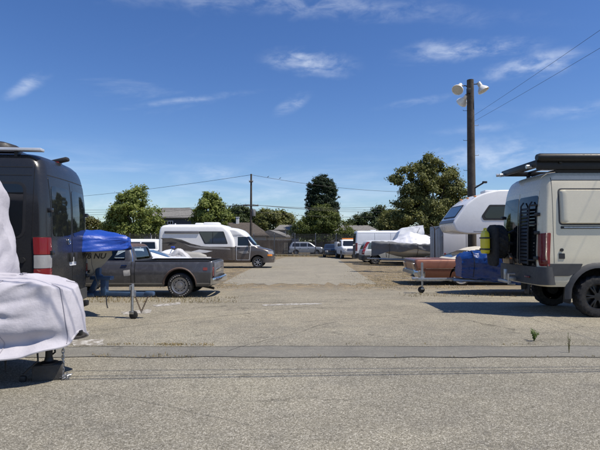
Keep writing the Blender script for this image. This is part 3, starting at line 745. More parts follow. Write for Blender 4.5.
# floodlight pole
def flood_pole():
    D = 23.8; x = at(472, D); z0 = gz(D); top = pix(472, 80, D).z - z0
    t = thing('floodlight_pole', 'dark timber pole carrying three white bell floodlights', 'light pole', (x, D, z0))
    MB().tube([(0, 0, -.3), (0, 0, top * .5), (0, 0, top)], [.215, .195, .165], 16).build('post', WOOD, t)
    px_m = FPX / D; BELL = mat('white_enamel', (.78, .77, .72), .3, var=.05, dirt=(.5, .45, .36), dirt_amt=.3); IN = mat('reflector_inside', (.46, .46, .42), .4, .2)
    for dx, dy_px, aim in ((-.62, 89, (-.48, -.52, -.70)), (.58, 89, (.42, -.22, -.88)), (-.26, 99, (-.30, .80, -.55))):
        zc = pix(472, dy_px, D).z - z0; c = Vector((dx, -.05 if aim[1] < 0 else .35, zc)); a = Vector(aim).normalized(); M = a.to_track_quat('Z', 'Y').to_matrix()
        f = MB(); prof = [(.07, -.22), (.10, -.17), (.15, -.10), (.235, .0), (.275, .08), (.285, .14), (.272, .138), (.225, .01), (.14, -.08), (.02, -.14)]; n = 28
        f.loft([[c + M @ Vector((math.cos(k * math.tau / n) * r, math.sin(k * math.tau / n) * r, h)) for k in range(n)] for r, h in prof], True, True)
        fl = f.build('floodlight', [BELL], t)
        MB().loft([[c + M @ Vector((math.cos(k * math.tau / n) * r, math.sin(k * math.tau / n) * r, h)) for k in range(n)] for r, h in ((.262, .11), (.18, .115), (.02, .12))], True, True).build('lens', IN, fl)
        MB().tube([c - a * .18, c - a * .38], [.11, .10], 12).build('ballast_housing', mat('housing_white', (.66, .64, .6), .4), fl)
        MB().tube([c - a * .3, c - a * .3 + Vector((-dx * .5, 0, -.02)), Vector((0, c.y * .3, zc - .12))], .028, 8).build('bracket', BLACKMETAL, t)
    MB().box((-.16, -.2, top - .62), (.18, .14, .26), .01).build('junction_box', BLACKMETAL, t)
    for k in range(9):
        z = top - 1.55 - k * .75; s_ = 1 if k % 2 else -1
        MB().tube([(s_ * .14, 0, z), (s_ * .36, 0, z), (s_ * .38, 0, z + .04)], .012, 5).build('step_rung', BLACKMETAL, t)
    a = MB().tube([(.1, -.15, top - 5.45), (.5, -.25, top - 5.2)], .04, 8); a.box((.56, -.26, top - 5.17), (.22, .12, .1), .02); a.build('camera_arm', BLACKMETAL, t)
    return Vector((x, D, z0)), top
PF, TF = flood_pole()

# poles beside the camera; their wires cross over the lot and throw the thin shadow lines
NR = Vector((16.0, 4.35, 0)); NL = Vector((-24, 3.55, 0)); NB = Vector((8.7, -8.0, 0))
for P, lab in ((NR, 'wooden pole beside the lot holding the overhead wires near the beige van'), (NB, 'wooden pole at the lot entrance holding the floodlight wires'), (NL, 'wooden pole far to the side of the covered trailer')):
    t = thing('utility_pole', lab, 'pole', P); MB().tube([(0, 0, -.3), (0, 0, 4), (0, 0, 9.2)], [.17, .15, .12], 12).build('post', WOOD, t)
k = 0
wz = 5.6
for yl, yr, r in ((379.5, 372, .014), (376.5, 370, .010), (371, 367, .010)):
    A = gpt(60, yl); B = gpt(560, yr); d = (B - A) / (B.x - A.x); off = Vector((sd.x / sd.z * wz, sd.y / sd.z * wz, wz))
    def PT(x): return A + d * (x - A.x) + off
    cable('overhead_cable', 'overhead cable crossing above the front of the lot', PT(NL.x), PT(NR.x), 0.0, r, 'overhead cables above the lot')
for za, zb, py in ((7.55, 8.0, 115), (7.2, 7.0, 121)):
    a = pix(474.6, py, PF.y - .15); cable('overhead_cable', 'black wire running from the floodlight pole towards the beige van', a, (NB.x, NB.y, zb), .25, .0055, 'wires on the floodlight pole')

# ------------------------------------------------------------------ trees
BARK = mat('bark', (0.10, 0.08, 0.06), 0.95, var=0.35, scale=5, bump=0.6, bscale=18)
def tree(label, px, D, blobs, leafm, nleaf, lsize, clump=.55, trunk_r=.2, fork=.35, name='tree', cat='tree', group=None, seed=1, jit=(.88, 1.06)):
    """blobs: (px, py, half width px, half height px, depth factor) ellipses of the crown as seen, turned into ellipsoids at distance D"""
    rg = np.random.default_rng(seed); x0 = at(px, D); z0 = gz(D); t = thing(name, label, cat, (x0, D, z0), 0, group); s = D / FPX; E = []
    for b in blobs:
        p = pix(b[0], b[1], D); E.append((p.x - x0, (b[5] if len(b) > 5 else 0.0), p.z - z0, b[2] * s, b[2] * s * b[4], b[3] * s))
    vol = np.array([e[3] * e[4] * e[5] for e in E]); vol = vol ** .8; pr = vol / vol.sum()
    area = sum((e[3] * e[5] + e[4] * e[5] + e[3] * e[4]) for e in E)
    nc = max(30, int(area / clump ** 2 * 1.15)); per = max(8, int(nleaf / nc)); C = []
    idx = rg.choice(len(E), nc, p=pr)
    for i in idx:
        e = E[i]; d = rg.normal(size=3); d /= np.linalg.norm(d); r = rg.uniform(.35, 1.0) ** .45 * rg.uniform(*jit)
        C.append((e[0] + d[0] * e[3] * r, e[1] + d[1] * e[4] * r, e[2] + d[2] * e[5] * r, *d))
    C = np.array(C); pos = []; nor = []
    for c in C:
        q = rg.normal(size=(per, 3)) * clump * rg.uniform(.35, .62) * np.array([1, 1, .72]); pos.append(c[:3] + q)
        nn = q / (np.linalg.norm(q, axis=1, keepdims=True) + 1e-6) * .8 + c[3:] * .5 + np.array([0, 0, .35]) + rg.normal(size=(per, 3)) * .55; nor.append(nn)
    pos = np.concatenate(pos); nor = np.concatenate(nor); nor /= np.linalg.norm(nor, axis=1, keepdims=True)
    n = len(pos); rv = rg.normal(size=(n, 3)); u = np.cross(nor, rv); u /= np.linalg.norm(u, axis=1, keepdims=True); v = np.cross(nor, u)
    ls = lsize * rg.uniform(.6, 1.35, size=(n, 1)); V = np.empty((n, 4, 3))
    V[:, 0] = pos - u * ls; V[:, 1] = pos + v * ls * .55 + nor * ls * .12; V[:, 2] = pos + u * ls; V[:, 3] = pos - v * ls * .55 + nor * ls * .12
    V[:, :, 2] = np.maximum(V[:, :, 2], .05)
    me = bpy.data.meshes.new('crown'); me.vertices.add(n * 4); me.vertices.foreach_set('co', V.reshape(-1)); me.loops.add(n * 4); me.loops.foreach_set('vertex_index', np.arange(n * 4, dtype=np.int32))
    me.polygons.add(n); me.polygons.foreach_set('loop_start', np.arange(0, n * 4, 4, dtype=np.int32)); me.materials.append(leafm); me.update(); me.validate()
    link('crown', me, t)
    low = min(e[2] - e[5] for e in E); hi = max(e[2] + e[5] for e in E); cx = float(np.average([e[0] for e in E], weights=vol)); cy = float(np.average([e[1] for e in E], weights=vol)); fz = max(.8, low + (hi - low) * fork * .5)
    tm = MB(); tm.tube([(0, 0, -.3), (0, 0, .15), (cx * .15, cy * .1, fz * .5), (cx * .4, cy * .4, fz)], [trunk_r * 1.5, trunk_r * 1.1, trunk_r, trunk_r * .85], 10)
    for k in range(min(26, 8 + len(E) * 3)):
        c = C[rg.integers(len(C))]; a = Vector((cx * .4, cy * .4, fz * rg.uniform(.8, 1))); b = Vector(c[:3]); mid = a.lerp(b, .5) + Vector(rg.normal(size=3)) * .25 + Vector((0, 0, .15 * (b - a).length * .5))
        tm.tube([a, a.lerp(mid, .5), mid, b], [trunk_r * .5, trunk_r * .36, trunk_r * .22, trunk_r * .06], 6)
    tm.build('trunk', BARK, t)
    return t
def lm(name, a, k=1.0): return leafmat(name, [tuple(c * k for c in q) for q in a])
SYC = lm('sycamore_leaf', [(.095, .135, .030), (.165, .205, .052), (.235, .265, .085), (.13, .17, .042)])
DKG = lm('dark_leaf', [(.028, .046, .017), (.052, .076, .026), (.080, .104, .040)])
OLV = lm('olive_leaf', [(.070, .084, .028), (.138, .150, .050), (.200, .208, .080), (.11, .118, .040)])
CON = lm('conifer_leaf', [(.012, .026, .014), (.022, .042, .020), (.034, .056, .028)])
PIN = lm('spreading_pine_leaf', [(.052, .076, .018), (.095, .122, .030), (.135, .158, .044)])
BRN = lm('yellow_olive_leaf', [(.075, .075, .025), (.12, .115, .040), (.09, .095, .03)])
def far_wood():
    rg = np.random.default_rng(40); pos = []
    for k in range(420):
        x = rg.uniform(-150, 150); y = rg.uniform(128, 150); h = 5.2 + 1.6 * mnoise.noise((x * .06, 1, 0)) + rg.uniform(-.8, .8); c = np.array([x, y, 0]); m = 90
        d = rg.normal(size=(m, 3)); d /= np.linalg.norm(d, axis=1, keepdims=True); pos.append(c + d * np.array([3.0, 2.5, h * .5]) * rg.uniform(.75, 1.05, size=(m, 1)) + np.array([0, 0, h * .5]))
    pos = np.concatenate(pos); n = len(pos); nor = rg.normal(size=(n, 3)) + np.array([0, -.4, .5]); nor /= np.linalg.norm(nor, axis=1, keepdims=True); u = np.cross(nor, rg.normal(size=(n, 3))); u /= np.linalg.norm(u, axis=1, keepdims=True); v = np.cross(nor, u); V = np.empty((n, 4, 3)); ls = .38
    V[:, 0] = pos - u * ls; V[:, 1] = pos + v * ls * .7; V[:, 2] = pos + u * ls; V[:, 3] = pos - v * ls * .7; V[:, :, 2] = np.maximum(V[:, :, 2], .02) + gz(130)
    me = bpy.data.meshes.new('far_trees'); me.from_pydata(V.reshape(-1, 3).tolist(), [], np.arange(n * 4).reshape(-1, 4).tolist()); me.materials.append(DKG)
    o = link('far_trees', me); o['kind'] = 'stuff'; o['label'] = 'distant band of dark trees closing the horizon'; o['category'] = 'trees'
far_wood()
tree('leafy light green street tree beside the slate blue house', 134, 63, [(134, 213, 22, 22, .9), (119, 218, 13, 14, 1), (150, 219, 13, 14, 1), (134, 198, 13, 11, 1), (140, 192, 7, 6, 1), (112, 224, 8, 9, 1), (157, 226, 6, 7, 1), (134, 229, 20, 8, 1)], SYC, 26000, .15, .6, .2, seed=2)
tree('slimmer light green street tree rising behind the motorhome', 211, 63, [(211, 212, 15, 18, 1), (209, 201, 9, 9, 1), (211, 196, 4, 5, 1), (200, 219, 9, 9, 1), (222, 220, 10, 9, 1), (212, 230, 16, 9, 1)], SYC, 18000, .15, .55, .16, seed=3)
tree('low olive coloured tree behind the boat with blue tarpaulin', 92, 66, [(92, 226, 14, 8, 1), (78, 227, 12, 9, 1), (104, 230, 9, 6, 1)], BRN, 7000, .16, .6, .18, seed=4)
tree('dark green tree standing behind the wooden utility pole', 243, 98, [(243, 222, 16, 15, 1), (232, 224, 10, 12, 1), (256, 217, 8, 9, 1), (240, 212, 9, 6, 1), (228, 215, 7, 6, 1)], DKG, 15000, .22, .9, .28, seed=5)
tree('olive green tree between the utility pole and the conifer', 274, 96, [(274, 224, 15, 14, 1), (268, 216, 9, 8, 1), (284, 220, 9, 10, 1), (262, 230, 8, 9, 1), (292, 230, 6, 8, 1)], OLV, 15000, .22, .9, .28, seed=6)
tree('tall dense dark conifer with rounded top', 322, 88, [(322, 203, 17.5, 30, 1), (322, 212, 18, 18, 1), (321.5, 190, 14.8, 17, 1), (322, 226, 16, 12, 1)], CON, 60000, .13, .36, .35, .1, seed=7, jit=(.93, 1.0))
tree('spreading yellow green pine in front of the dark conifer', 322, 69, [(322, 222, 19, 13, 1), (306, 229, 14, 9, 1), (338, 229, 14, 9, 1), (322, 211, 11, 7, 1), (349, 235, 8, 6, 1), (297, 233, 7, 5, 1), (331, 215, 8, 6, 1), (322, 236, 20, 5, 1)], PIN, 26000, .13, .55, .22, seed=8)
tree('dark tree just left of the big olive green tree', 372, 84, [(372, 221, 14, 12, 1), (361, 225, 10, 10, 1), (383, 216, 10, 9, 1), (352, 230, 8, 8, 1), (372, 232, 18, 8, 1)], DKG, 16000, .2, .8, .25, seed=9)
tree('mid green tree with its crown touching the big olive green tree', 394, 72, [(394, 220, 12, 13, 1), (386, 228, 10, 9, 1), (402, 226, 10, 12, 1)], OLV, 14000, .16, .65, .22, seed=10)
tree('big spreading olive green tree behind the floodlight pole', 432, 64, [(432, 200, 24, 24, .8), (420, 178, 16, 15, 1), (440, 176, 15, 14, 1), (428, 163, 11, 8, 1), (455, 195, 14, 16, 1), (410, 200, 15, 15, 1), (397, 178, 7.5, 7, 1), (404, 170, 6, 6, 1), (462, 212, 10, 16, 1), (418, 222, 22, 14, 1), (446, 222, 22, 14, 1), (450, 176, 8, 8, 1), (402, 216, 10, 10, 1)], OLV, 76000, .15, .66, .34, seed=11)
tree('grey green tree growing to the side of the big olive tree', 492, 70, [(492, 218, 18, 12, 1), (508, 214, 14, 14, 1), (478, 224, 12, 10, 1)], OLV, 10000, .18, .7, .22, seed=12)
tree('round green tree hidden behind the beige van', 575, 74, [(575, 214, 24, 16, 1), (595, 210, 16, 16, 1), (556, 220, 16, 12, 1)], DKG, 9000, .2, .8, .25, seed=13)
tree('broad green tree hidden behind the dark grey van', 38, 74, [(38, 216, 22, 16, 1), (18, 220, 16, 14, 1), (56, 222, 14, 11, 1)], OLV, 9000, .2, .8, .25, seed=14)

# ================================================================== VEHICLES
def side_both(fn):
    for sg in (1, -1): fn(sg)

# ---------------------------------------------------------------- high roof vans (local x forward from the rear face)
def van_shell(h=3.0, L=5.95, w=1.0, base=.55):
    k = (h - 3.0)
    return Body([(base, .07, L - .12, w * .95, .20, .5), (base + .10, .02, L - .03, w * .985, .17, .55), (.95, 0, L, w * 1.0, .16, .55), (1.18, .0, L - .10, w * 1.005, .16, .6), (1.34, .005, L - .55, w * 1.0, .16, .5),
                 (1.6, .015, L - .92, w * .99, .16, .4), (2.1 + k * .4, .035, L - 1.42, w * .98, .16, .35), (2.5 + k * .8, .075, L - 1.85, w * .96, .17, .4), (2.72 + k, .12, L - 2.2, w * .94, .18, .5), (2.86 + k, .18, L - 2.55, w * .905, .2, .6), (2.94 + k, .26, L - 2.8, w * .83, .22, .6), (2.985 + k, .38, L - 3.0, w * .68, .25, .6), (3.0 + k, .58, L - 3.3, w * .44, .25, .4)], bow_r=.05)

def dark_van():
    PA = mat('graphite_paint', (0.024, 0.025, 0.027), 0.28, 0.15, var=0.06, coat=0.25)
    t = thing('camper_van', 'dark graphite high roof van with awning and roof boxes', 'van', (-4.13, 8.72, gz(8.7)), R(180 + 5.5))
    B = van_shell(3.02, 5.95, 1.0, .42); r = .36; ra, fa = 1.02, 4.65
    link('body', shell(B, [(ra, .36, .46), (fa, .36, .46)], [PA, UNDER], 40), t)
    wheels(t, (ra, fa), .86, r, .235, 'alloy')
    W = B.wrap('rear'); Wf = B.wrap('front')
    for sg in (1, -1):
        f = B.side(sg)
        # seams: roof seam and rear quarter seam
        s_ = MB(); patch(s_, rect(.30, 3.4, 2.735, 2.747), f, .003, .006); patch(s_, rect(.30, 3.4, 2.600, 2.612), f, .003, .006); patch(s_, rect(.262, .269, .62, 2.80), f, .003, .006); s_.build('panel_seam', UNDER, t)
        w_ = plate('side_window', rpoly(rect(.42, 1.75, 1.62, 2.46), .13), f, DARKGLASS, t, .008, .02); plate('frame', rpoly(rect(.38, 1.79, 1.58, 2.50), .15), f, BLACKPL, w_, .004, .012)
        w_ = plate('side_window', rpoly(rect(1.9, 3.3, 1.62, 2.46), .13), f, DARKGLASS, t, .008, .02); plate('frame', rpoly(rect(1.86, 3.34, 1.58, 2.50), .15), f, BLACKPL, w_, .004, .012)
        d_ = plate('sliding_door', rpoly(rect(1.82, 3.38, .62, 2.56), .1), f, PA, t, .0025, .006); plate('handle', rpoly(rect(3.0, 3.3, 1.28, 1.34), .02), f, BLACKPL, d_, .03, .03)
        d_ = plate('front_door', rpoly([(3.46, .60), (4.5, .60), (4.62, 1.3), (4.2, 2.2), (3.46, 2.3)], .08), f, PA, t, .003, .006)
        plate('window', rpoly([(3.55, 1.45), (4.5, 1.4), (4.15, 2.1), (3.55, 2.2)], .08), f, DARKGLASS, d_, .008, .012)
        plate('side_molding', rpoly(rect(.30, 5.2, .80, .92), .03), f, BLACKPL, t, .018, .02)
        m = MB().tube([(.40, sg * .985, 1.235), (.40, sg * 1.03, 1.235)], .045, 12); m.build('fuel_cap' if sg > 0 else 'lock_cap', BLACKPL, t)
        plate('badge', rpoly(rect(.46, .74, 1.03, 1.08), .01), f, CHROME, t, .004, .008)
        # tall tail lamp wrapped round the corner
        a0, a1 = (.83, 1.13)
        lamp = MB(); patch(MB(), [(sg * q[0], q[1]) for q in rpoly(rect(a0 - .02, a1 + .02, .81, 1.62), .02)], W, .006, .02).build('lamp_bezel', BLACKPL, t)
        for z0, z1, mi in ((1.32, 1.60, 0), (1.10, 1.315, 1), (.945, 1.095, 0), (.885, .94, 1), (.83, .88, 0)):
            patch(lamp, [(sg * q[0], q[1]) for q in rpoly(rect(a0, a1, z0, z1), .015)], W, .010, .03, mi=mi, bulge=.012)
        pass
        lamp.build('tail_lamp', [REDLENS, CLEARLENS], t)
        # rear doors
        d_ = patch(MB(), [(sg * q[0], q[1]) for q in rpoly(rect(.012, .80, .62, 2.60), .05)], W, .006, .012).build('rear_door', PA, t)
        g = patch(MB(), [(sg * q[0], q[1]) for q in rpoly(rect(.05, .76, 1.62, 2.46), .1)], W, .012, .012).build('window', DARKGLASS, d_)
        for z in (.85, 1.35, 2.05):
            p = W(sg * .84, z, .02); MB().box(p, (.07, .09, .07), .012).build('hinge', PA, d_)
        h_ = MB(); p = W(sg * .10, 1.25, .02); h_.box(p, (.05, .10, .16), .01); h_.build('handle', BLACKPL, d_)
        p = Wf(sg * .78, 1.02, 0); patch(MB(), [(sg * q[0], q[1]) for q in rpoly(rect(.55, .95, .85, 1.08), .05)], Wf, .01, .03).build('headlamp', CLEARLENS, t)
    s_ = MB(); patch(s_, rect(-.80, .80, 2.625, 2.637), W, .003, .006); s_.build('door_top_seam', UNDER, t)
    # emblem and plate on the rear doors
    e = MB(); c = Vector(W(.16, 1.53, .02))
    for k in range(24):
        a, b = k * math.tau / 24, (k + 1) * math.tau / 24; e.tube([c + Vector((0, math.cos(a) * .055, math.sin(a) * .055)), c + Vector((0, math.cos(b) * .055, math.sin(b) * .055))], .005, 5, False)
    for k in range(3):
        a = math.pi / 2 + k * math.tau / 3; e.tube([c, c + Vector((0, math.cos(a) * .052, math.sin(a) * .052))], [.012, .002], 5)
    e.build('emblem', CHROME, t)
    plate('license_plate', rpoly(rect(-.16, .14, 1.10, 1.25), .01), W, mat('plate_white', (.6, .62, .66), .4), t, .014, .012)
    # bumper with step
    bb = MB(); pts = [W(a, .5, .05) for a in np.linspace(-1.25, 1.25, 41)]
    bb.loft([[(p[0], p[1], .42), (p[0] - .0, p[1], .62), (p[0] + .10, p[1] * .93, .62), (p[0] + .10, p[1] * .93, .42)] for p in pts], True, True); bb.build('rear_bumper', GREYPL, t)
    MB().box((-.13, 0, .40), (.22, .09, .09), .01).box((-.24, 0, .42), (.10, .12, .10), .02).build('tow_hitch', BLACKMETAL, t)
    plate('windshield', rpoly([(-.78, 1.5), (.78, 1.5), (.68, 2.2), (-.68, 2.2)], .1), Wf, DARKGLASS, t, .008, .02)
    plate('grille', rpoly(rect(-.45, .45, .75, 1.05), .05), Wf, BLACKPL, t, .01, .02)
    # awning along the near roof edge, solar panel, vent boxes, reversing camera
    a = MB(); a.box((1.78, .86, 3.035), (3.2, .15, .05), .012); a.build('awning', mat('silver_awning', (.62, .63, .64), .35, .4), t)
    for x in (.6, 2.9): MB().box((x, .80, 2.96), (.05, .14, .12), .008).build('bracket', BLACKMETAL, t)
    MB().box((1.9, .1, 3.06), (2.4, 1.0, .03), .005).build('solar_panel', mat('solar_cells', (.012, .016, .04), .15, coat=.8), t)
    ac = MB(); ac.loft([[(1.15 + .75 * math.cos(q) * s_ * (1 if abs(math.cos(q)) < 2 else 1), .0 + .36 * (1 if math.sin(q) > 0 else -1) * abs(math.sin(q)) ** .5 * s_, z) for q in np.linspace(0, math.tau, 25)[:-1]] for z, s_ in ((3.07, 1.0), (3.18, 1.0), (3.25, .93), (3.29, .75), (3.30, .3))], True, True)
    ac = ac.build('roof_air_conditioner', BLACKPL, t); ac.location = (.55, 0, .015)
    W2 = W(0, 2.93, 0)
    c = MB(); c.box((.30, -.12, 3.015), (.34, .15, .075), .03, Matrix.Rotation(R(14), 3, 'Y')); cb = c.build('brake_light_housing', BLACKPL, t)
    MB().box((.36, -.12, 2.975), (.16, .17, .03), .008).build('brake_light', REDLENS, cb)
    return t
dark_van()

def beige_van():
    PA = mat('cream_paint', (0.64, 0.59, 0.455), 0.28, 0.0, var=0.03, coat=0.6)
    t = thing('camper_van', 'beige high roof van with black roof rack and rear spare wheel', 'van', (4.86, 10.74, gz(10.7)), 0)
    B = van_shell(3.02, 5.95, 1.0, .62); r = .425; ra, fa = 1.17, 4.85
    link('body', shell(B, [(ra, .46, .56), (fa, .46, .56)], [PA, UNDER], 40), t)
    wheels(t, (ra, fa), .87, r, .27, 'black', tread=True)
    W = B.wrap('rear'); Wf = B.wrap('front')
    for sg in (1, -1):
        f = B.side(sg)
        s_ = MB(); patch(s_, rect(.30, 3.4, 2.795, 2.806), f, .003, .006); patch(s_, rect(.285, .291, 1.1, 2.86), f, .003, .006); s_.build('panel_seam', UNDER, t)
        # blistered flare with moulded edge
        p_ = plate('flare_panel', rpoly(rect(.43, 2.35, 1.90, 2.60), .07, 5), f, PA, t, .004, .03, bulge=.055, rings=6)
        s_ = MB(); patch(s_, rpoly(rect(.40, 2.38, 1.87, 2.63), .09, 5), f, .002, .01); s_.build('seal', GREYPL, p_)
        plate('door_track', rpoly(rect(.44, 2.6, 1.80, 1.852), .01), f, BLACKPL, t, .008, .012); plate('track_rail', rpoly(rect(.50, 2.6, 1.815, 1.84), .005), f, STEEL, t, .016, .012)
        d_ = plate('sliding_door', rpoly(rect(2.42, 3.6, 1.10, 2.62), .1), f, PA, t, .0035, .006); plate('window', rpoly(rect(2.52, 3.5, 1.7, 2.5), .1), f, DARKGLASS, d_, .01, .012)
        d_ = plate('front_door', rpoly([(3.66, 1.10), (4.5, 1.10), (4.62, 1.4), (4.2, 2.2), (3.66, 2.3)], .08), f, PA, t, .003, .006)
        plate('window', rpoly([(3.75, 1.5), (4.5, 1.45), (4.15, 2.1), (3.75, 2.2)], .08), f, DARKGLASS, d_, .008, .012)
        # dark lower cladding and arch flare
        cl = MB(); patch(cl, rpoly([(.14, .84), (.58, .84), (.78, .93), (.86, 1.09), (.14, 1.09)], .02), f, .014, .02); patch(cl, rpoly([(1.74, .66), (4.26, .66), (4.26, 1.09), (1.55, 1.09), (1.68, .92)], .02), f, .014, .02)
        cl.build('side_cladding', GREYPL, t)
        for ax in (ra, fa):
            ar = MB(); pts = []
            for k in range(21):
                a = R(-8) + math.pi * 1.09 * k / 20; pts.append((ax - math.cos(a) * .60, 0, .46 + math.sin(a) * .60))
            rings = []
            for q in pts:
                dx, dz = q[0] - ax, q[2] - .46; l = math.hypot(dx, dz); ux, uz = dx / l, dz / l
                z_ = min(max(q[2], .66), 2); y = f(q[0], z_, 0)[1]
                rings.append([(ax + ux * .545, y - sg * .03, .46 + uz * .545), (ax + ux * .548, y + sg * .042, .46 + uz * .548), (ax + ux * .60, y + sg * .038, .46 + uz * .60), (ax + ux * .665, y - sg * .004, .46 + uz * .665)])
            ar.loft(rings, True, True); ar.build('wheel_arch_trim', GREYPL, t)
        # small hatch and filler on the quarter panel
        plate('service_hatch', rpoly(rect(.385, .50, 1.19, 1.30), .01), f, BLACKPL, t, .012, .014)
        MB().tube([(.44, sg * .985, 1.37), (.44, sg * 1.025, 1.37)], .033, 12).build('socket_cap', BLACKPL, t)
        fl = MB(); fl.box((.63, sg * .86, .50), (.03, .26, .44), .008, Matrix.Rotation(R(6), 3, 'Y')); fl.build('mud_flap', BLACKPL, t)
        fl = MB(); fl.box((1.75, sg * .86, .55), (.03, .26, .30), .008); fl.build('mud_flap', BLACKPL, t)
        lp = MB(); patch(lp, [(sg * q[0], q[1]) for q in rpoly([(.90, 1.04), (1.10, 1.04), (1.10, 1.72), (.84, 1.70), (.84, 1.30)], .03)], W, .014, .03)
        lo = lp.build('tail_lamp', REDLENS, t); patch(MB(), [(sg * q[0], q[1]) for q in rpoly(rect(.90, 1.06, 1.08, 1.16), .01)], W, .018, .01).build('reverse_lens', mat('dark_red_lens', (.12, .006, .008), .1, coat=.5), lo)
        d_ = patch(MB(), [(sg * q[0], q[1]) for q in rpoly(rect(.012, .80, .86, 2.60), .05)], W, .006, .012).build('rear_door', PA, t)
        patch(MB(), [(sg * q[0], q[1]) for q in rpoly(rect(.016, .795, .95, 2.50), .08)], W, .012, .012).build('window', DARKGLASS, d_)
        for z in (1.2, 1.72, 2.1): MB().box(W(sg * .83, z, .03), (.08, .10, .07), .012).build('hinge', BLACKPL, d_)
        patch(MB(), [(sg * q[0], q[1]) for q in rpoly(rect(.55, .95, .95, 1.16), .05)], Wf, .01, .03).build('headlamp', CLEARLENS, t)
    plate('windshield', rpoly([(-.78, 1.5), (.78, 1.5), (.68, 2.2), (-.68, 2.2)], .1), Wf, DARKGLASS, t, .008, .02)
    bb = MB(); pts = [W(a, .9, .05) for a in np.linspace(-1.10, 1.10, 41)]
    bb.loft([[(p[0], p[1], .66), (p[0] - .01, p[1], .84), (p[0], p[1] * .99, 1.02), (p[0] + .12, p[1] * .93, 1.02), (p[0] + .12, p[1] * .93, .66)] for p in pts], True, True); bb.build('rear_bumper', GREYPL, t)
    MB().box((-.055, -.55, .80), (.02, .22, .035), .005).build('bumper_reflector', REDLENS, t)
    # ladder with louvred panel on the near rear door
    la = MB()
    for y in (-.28, -.62): la.tube([(W(y, 1.05, .09)), (W(y, 1.7, .10)), (W(y, 2.30, .09)), (W(y, 2.38, .04))], .018, 8)
    for k in range(16): la.box(W(-.45, 1.1 + k * .075, .085), (.012, .34, .055), .004, Matrix.Rotation(R(18), 3, 'Y'))
    for z in (1.15, 1.9, 2.3): la.tube([W(-.62, z, .09), W(-.80, z, .03)], .02, 6)
    la.build('rear_ladder', BLACKPL, t)
    # spare wheel carrier on the far rear door, with a yellow can strapped to its outside
    ca = MB(); ca.tube([(.02, .20, 1.15), (-.14, .22, 1.3), (-.14, .22, 1.72), (.05, .22, 1.80)], .025, 8); ca.tube([(.02, .75, 1.15), (-.14, .72, 1.3), (-.14, .72, 1.72), (.05, .72, 1.80)], .025, 8); ca.box((-.12, .47, 1.5), (.05, .6, .08), .01); ca.build('spare_carrier', BLACKPL, t)
    sw = wheel(t, 0, 0, .395, .25, 'black', 1, tread=True); sw.location = (-.27, .45, 1.53); sw.rotation_euler = (0, 0, R(90))
    bag = MB(); rings = []
    for z, s_ in ((.98, .55), (1.02, .9), (1.2, 1.0), (1.6, 1.0), (1.85, .95), (1.92, .5)): rings.append([(-.42 + (-.055 if math.cos(q) < 0 else .03) * abs(math.cos(q)) ** .5 * s_ * 1.0, .30 + .30 * (1 if math.sin(q) > 0 else -1) * abs(math.sin(q)) ** .55 * s_, z) for q in np.linspace(0, math.tau, 29)[:-1]])
    bag.loft(rings, True, True); bag.build('storage_bag', mat('black_canvas', (.012, .012, .013), .9, bump=.4, bscale=30), t)
    can = MB(); YEL = mat('yellow_plastic', (.78, .66, .02), .4, var=.06); rings = []
    for z, s_ in ((1.26, .75), (1.29, .97), (1.42, 1.0), (1.60, 1.0), (1.72, .9), (1.77, .62), (1.79, .3)): rings.append([(-.56 + .062 * (1 if math.cos(q) > 0 else -1) * abs(math.cos(q)) ** .3 * s_, .42 + .16 * (1 if math.sin(q) > 0 else -1) * abs(math.sin(q)) ** .3 * s_, z) for q in np.linspace(0, math.tau, 29)[:-1]])
    can.loft(rings, True, True); can.tube([(-.56, .34, 1.76), (-.56, .36, 1.84), (-.56, .46, 1.84), (-.56, .48, 1.76)], .018, 8); can.lathe([(.035, 0), (.035, .06), (.005, .062)], (-.56, .53, 1.73), 'z', 12); co_ = can.build('jerry_can', YEL, t)
    [MB().box((-.53, .42, z), (.20, .345, .035), .004).build('strap', BLACKPL, co_) for z in (1.36, 1.62)]
    # hitch step
    hs = MB(); hs.box((-.12, 0, .72), (.26, .075, .075), .008); hs.box((-.30, 0, .66), (.075, .55, .06), .008); hs.box((-.27, .0, .80), (.07, .075, .26), .008); hs.tube([(-.20, -.3, .84), (-.34, -.3, .84), (-.34, -.3, .62), (-.2, -.3, .62)], .022, 8); hs.build('hitch_step', STEEL, t)
    # roof rack
    rk = MB()
    for y in (-.80, .80): rk.box((2.07, y, 3.16), (4.0, .05, .11), .01)
    for i in range(9): rk.box((.22 + i * .46, 0, 3.20), (.07, 1.56, .035), .006)
    for i in range(5):
        for y in (-.74, .74): rk.box((.62 + i * .8, y, 3.03), (.07, .06, .20), .006)
    rk.box((.06, 0, 3.17), (.07, 1.72, .13), .015); rk.box((.30, 0, 3.215), (.42, 1.5, .02), .004)
    rk.box((1.95, -.86, 3.13), (3.85, .05, .20), .015); rk.box((2.1, -.80, 3.03), (3.3, .03, .12), .01)
    rk.build('roof_rack', BLACKMETAL, t)
    aw = MB(); aw.loft([[(x, -.93 + .10 * math.cos(q) * s_, 3.265 + .085 * math.sin(q) * s_) for q in np.linspace(0, math.tau, 17)[:-1]] for x, s_ in ((.00, .75), (.06, 1.0), (3.9, 1.0), (3.96, .8))], True, True); aw.build('awning', BLACKMETAL, t)
    for x in (.5, 2.1, 3.7): MB().box((x, -.84, 3.17), (.06, .16, .05), .006).build('awning_bracket', BLACKMETAL, t)
    sp = MB().box((2.2, .15, 3.24), (2.8, 1.1, .035), .005).build('solar_panel', mat('solar_cells', (.012, .016, .04), .15), t)
    for y in (-.62, .72):
        lt = MB().tube([(-.07, y, 3.12), (.05, y, 3.13)], [.045, .035], 12).build('rack_light', mat('lamp_silver', (.6, .6, .6), .25, .6), t)
    MB().tube([(-.10, .86, 3.14), (.05, .82, 3.14)], [.04, .03], 10).build('rack_light', mat('lamp_silver', (.6, .6, .6), .25, .6), t)
    return t
beige_van()

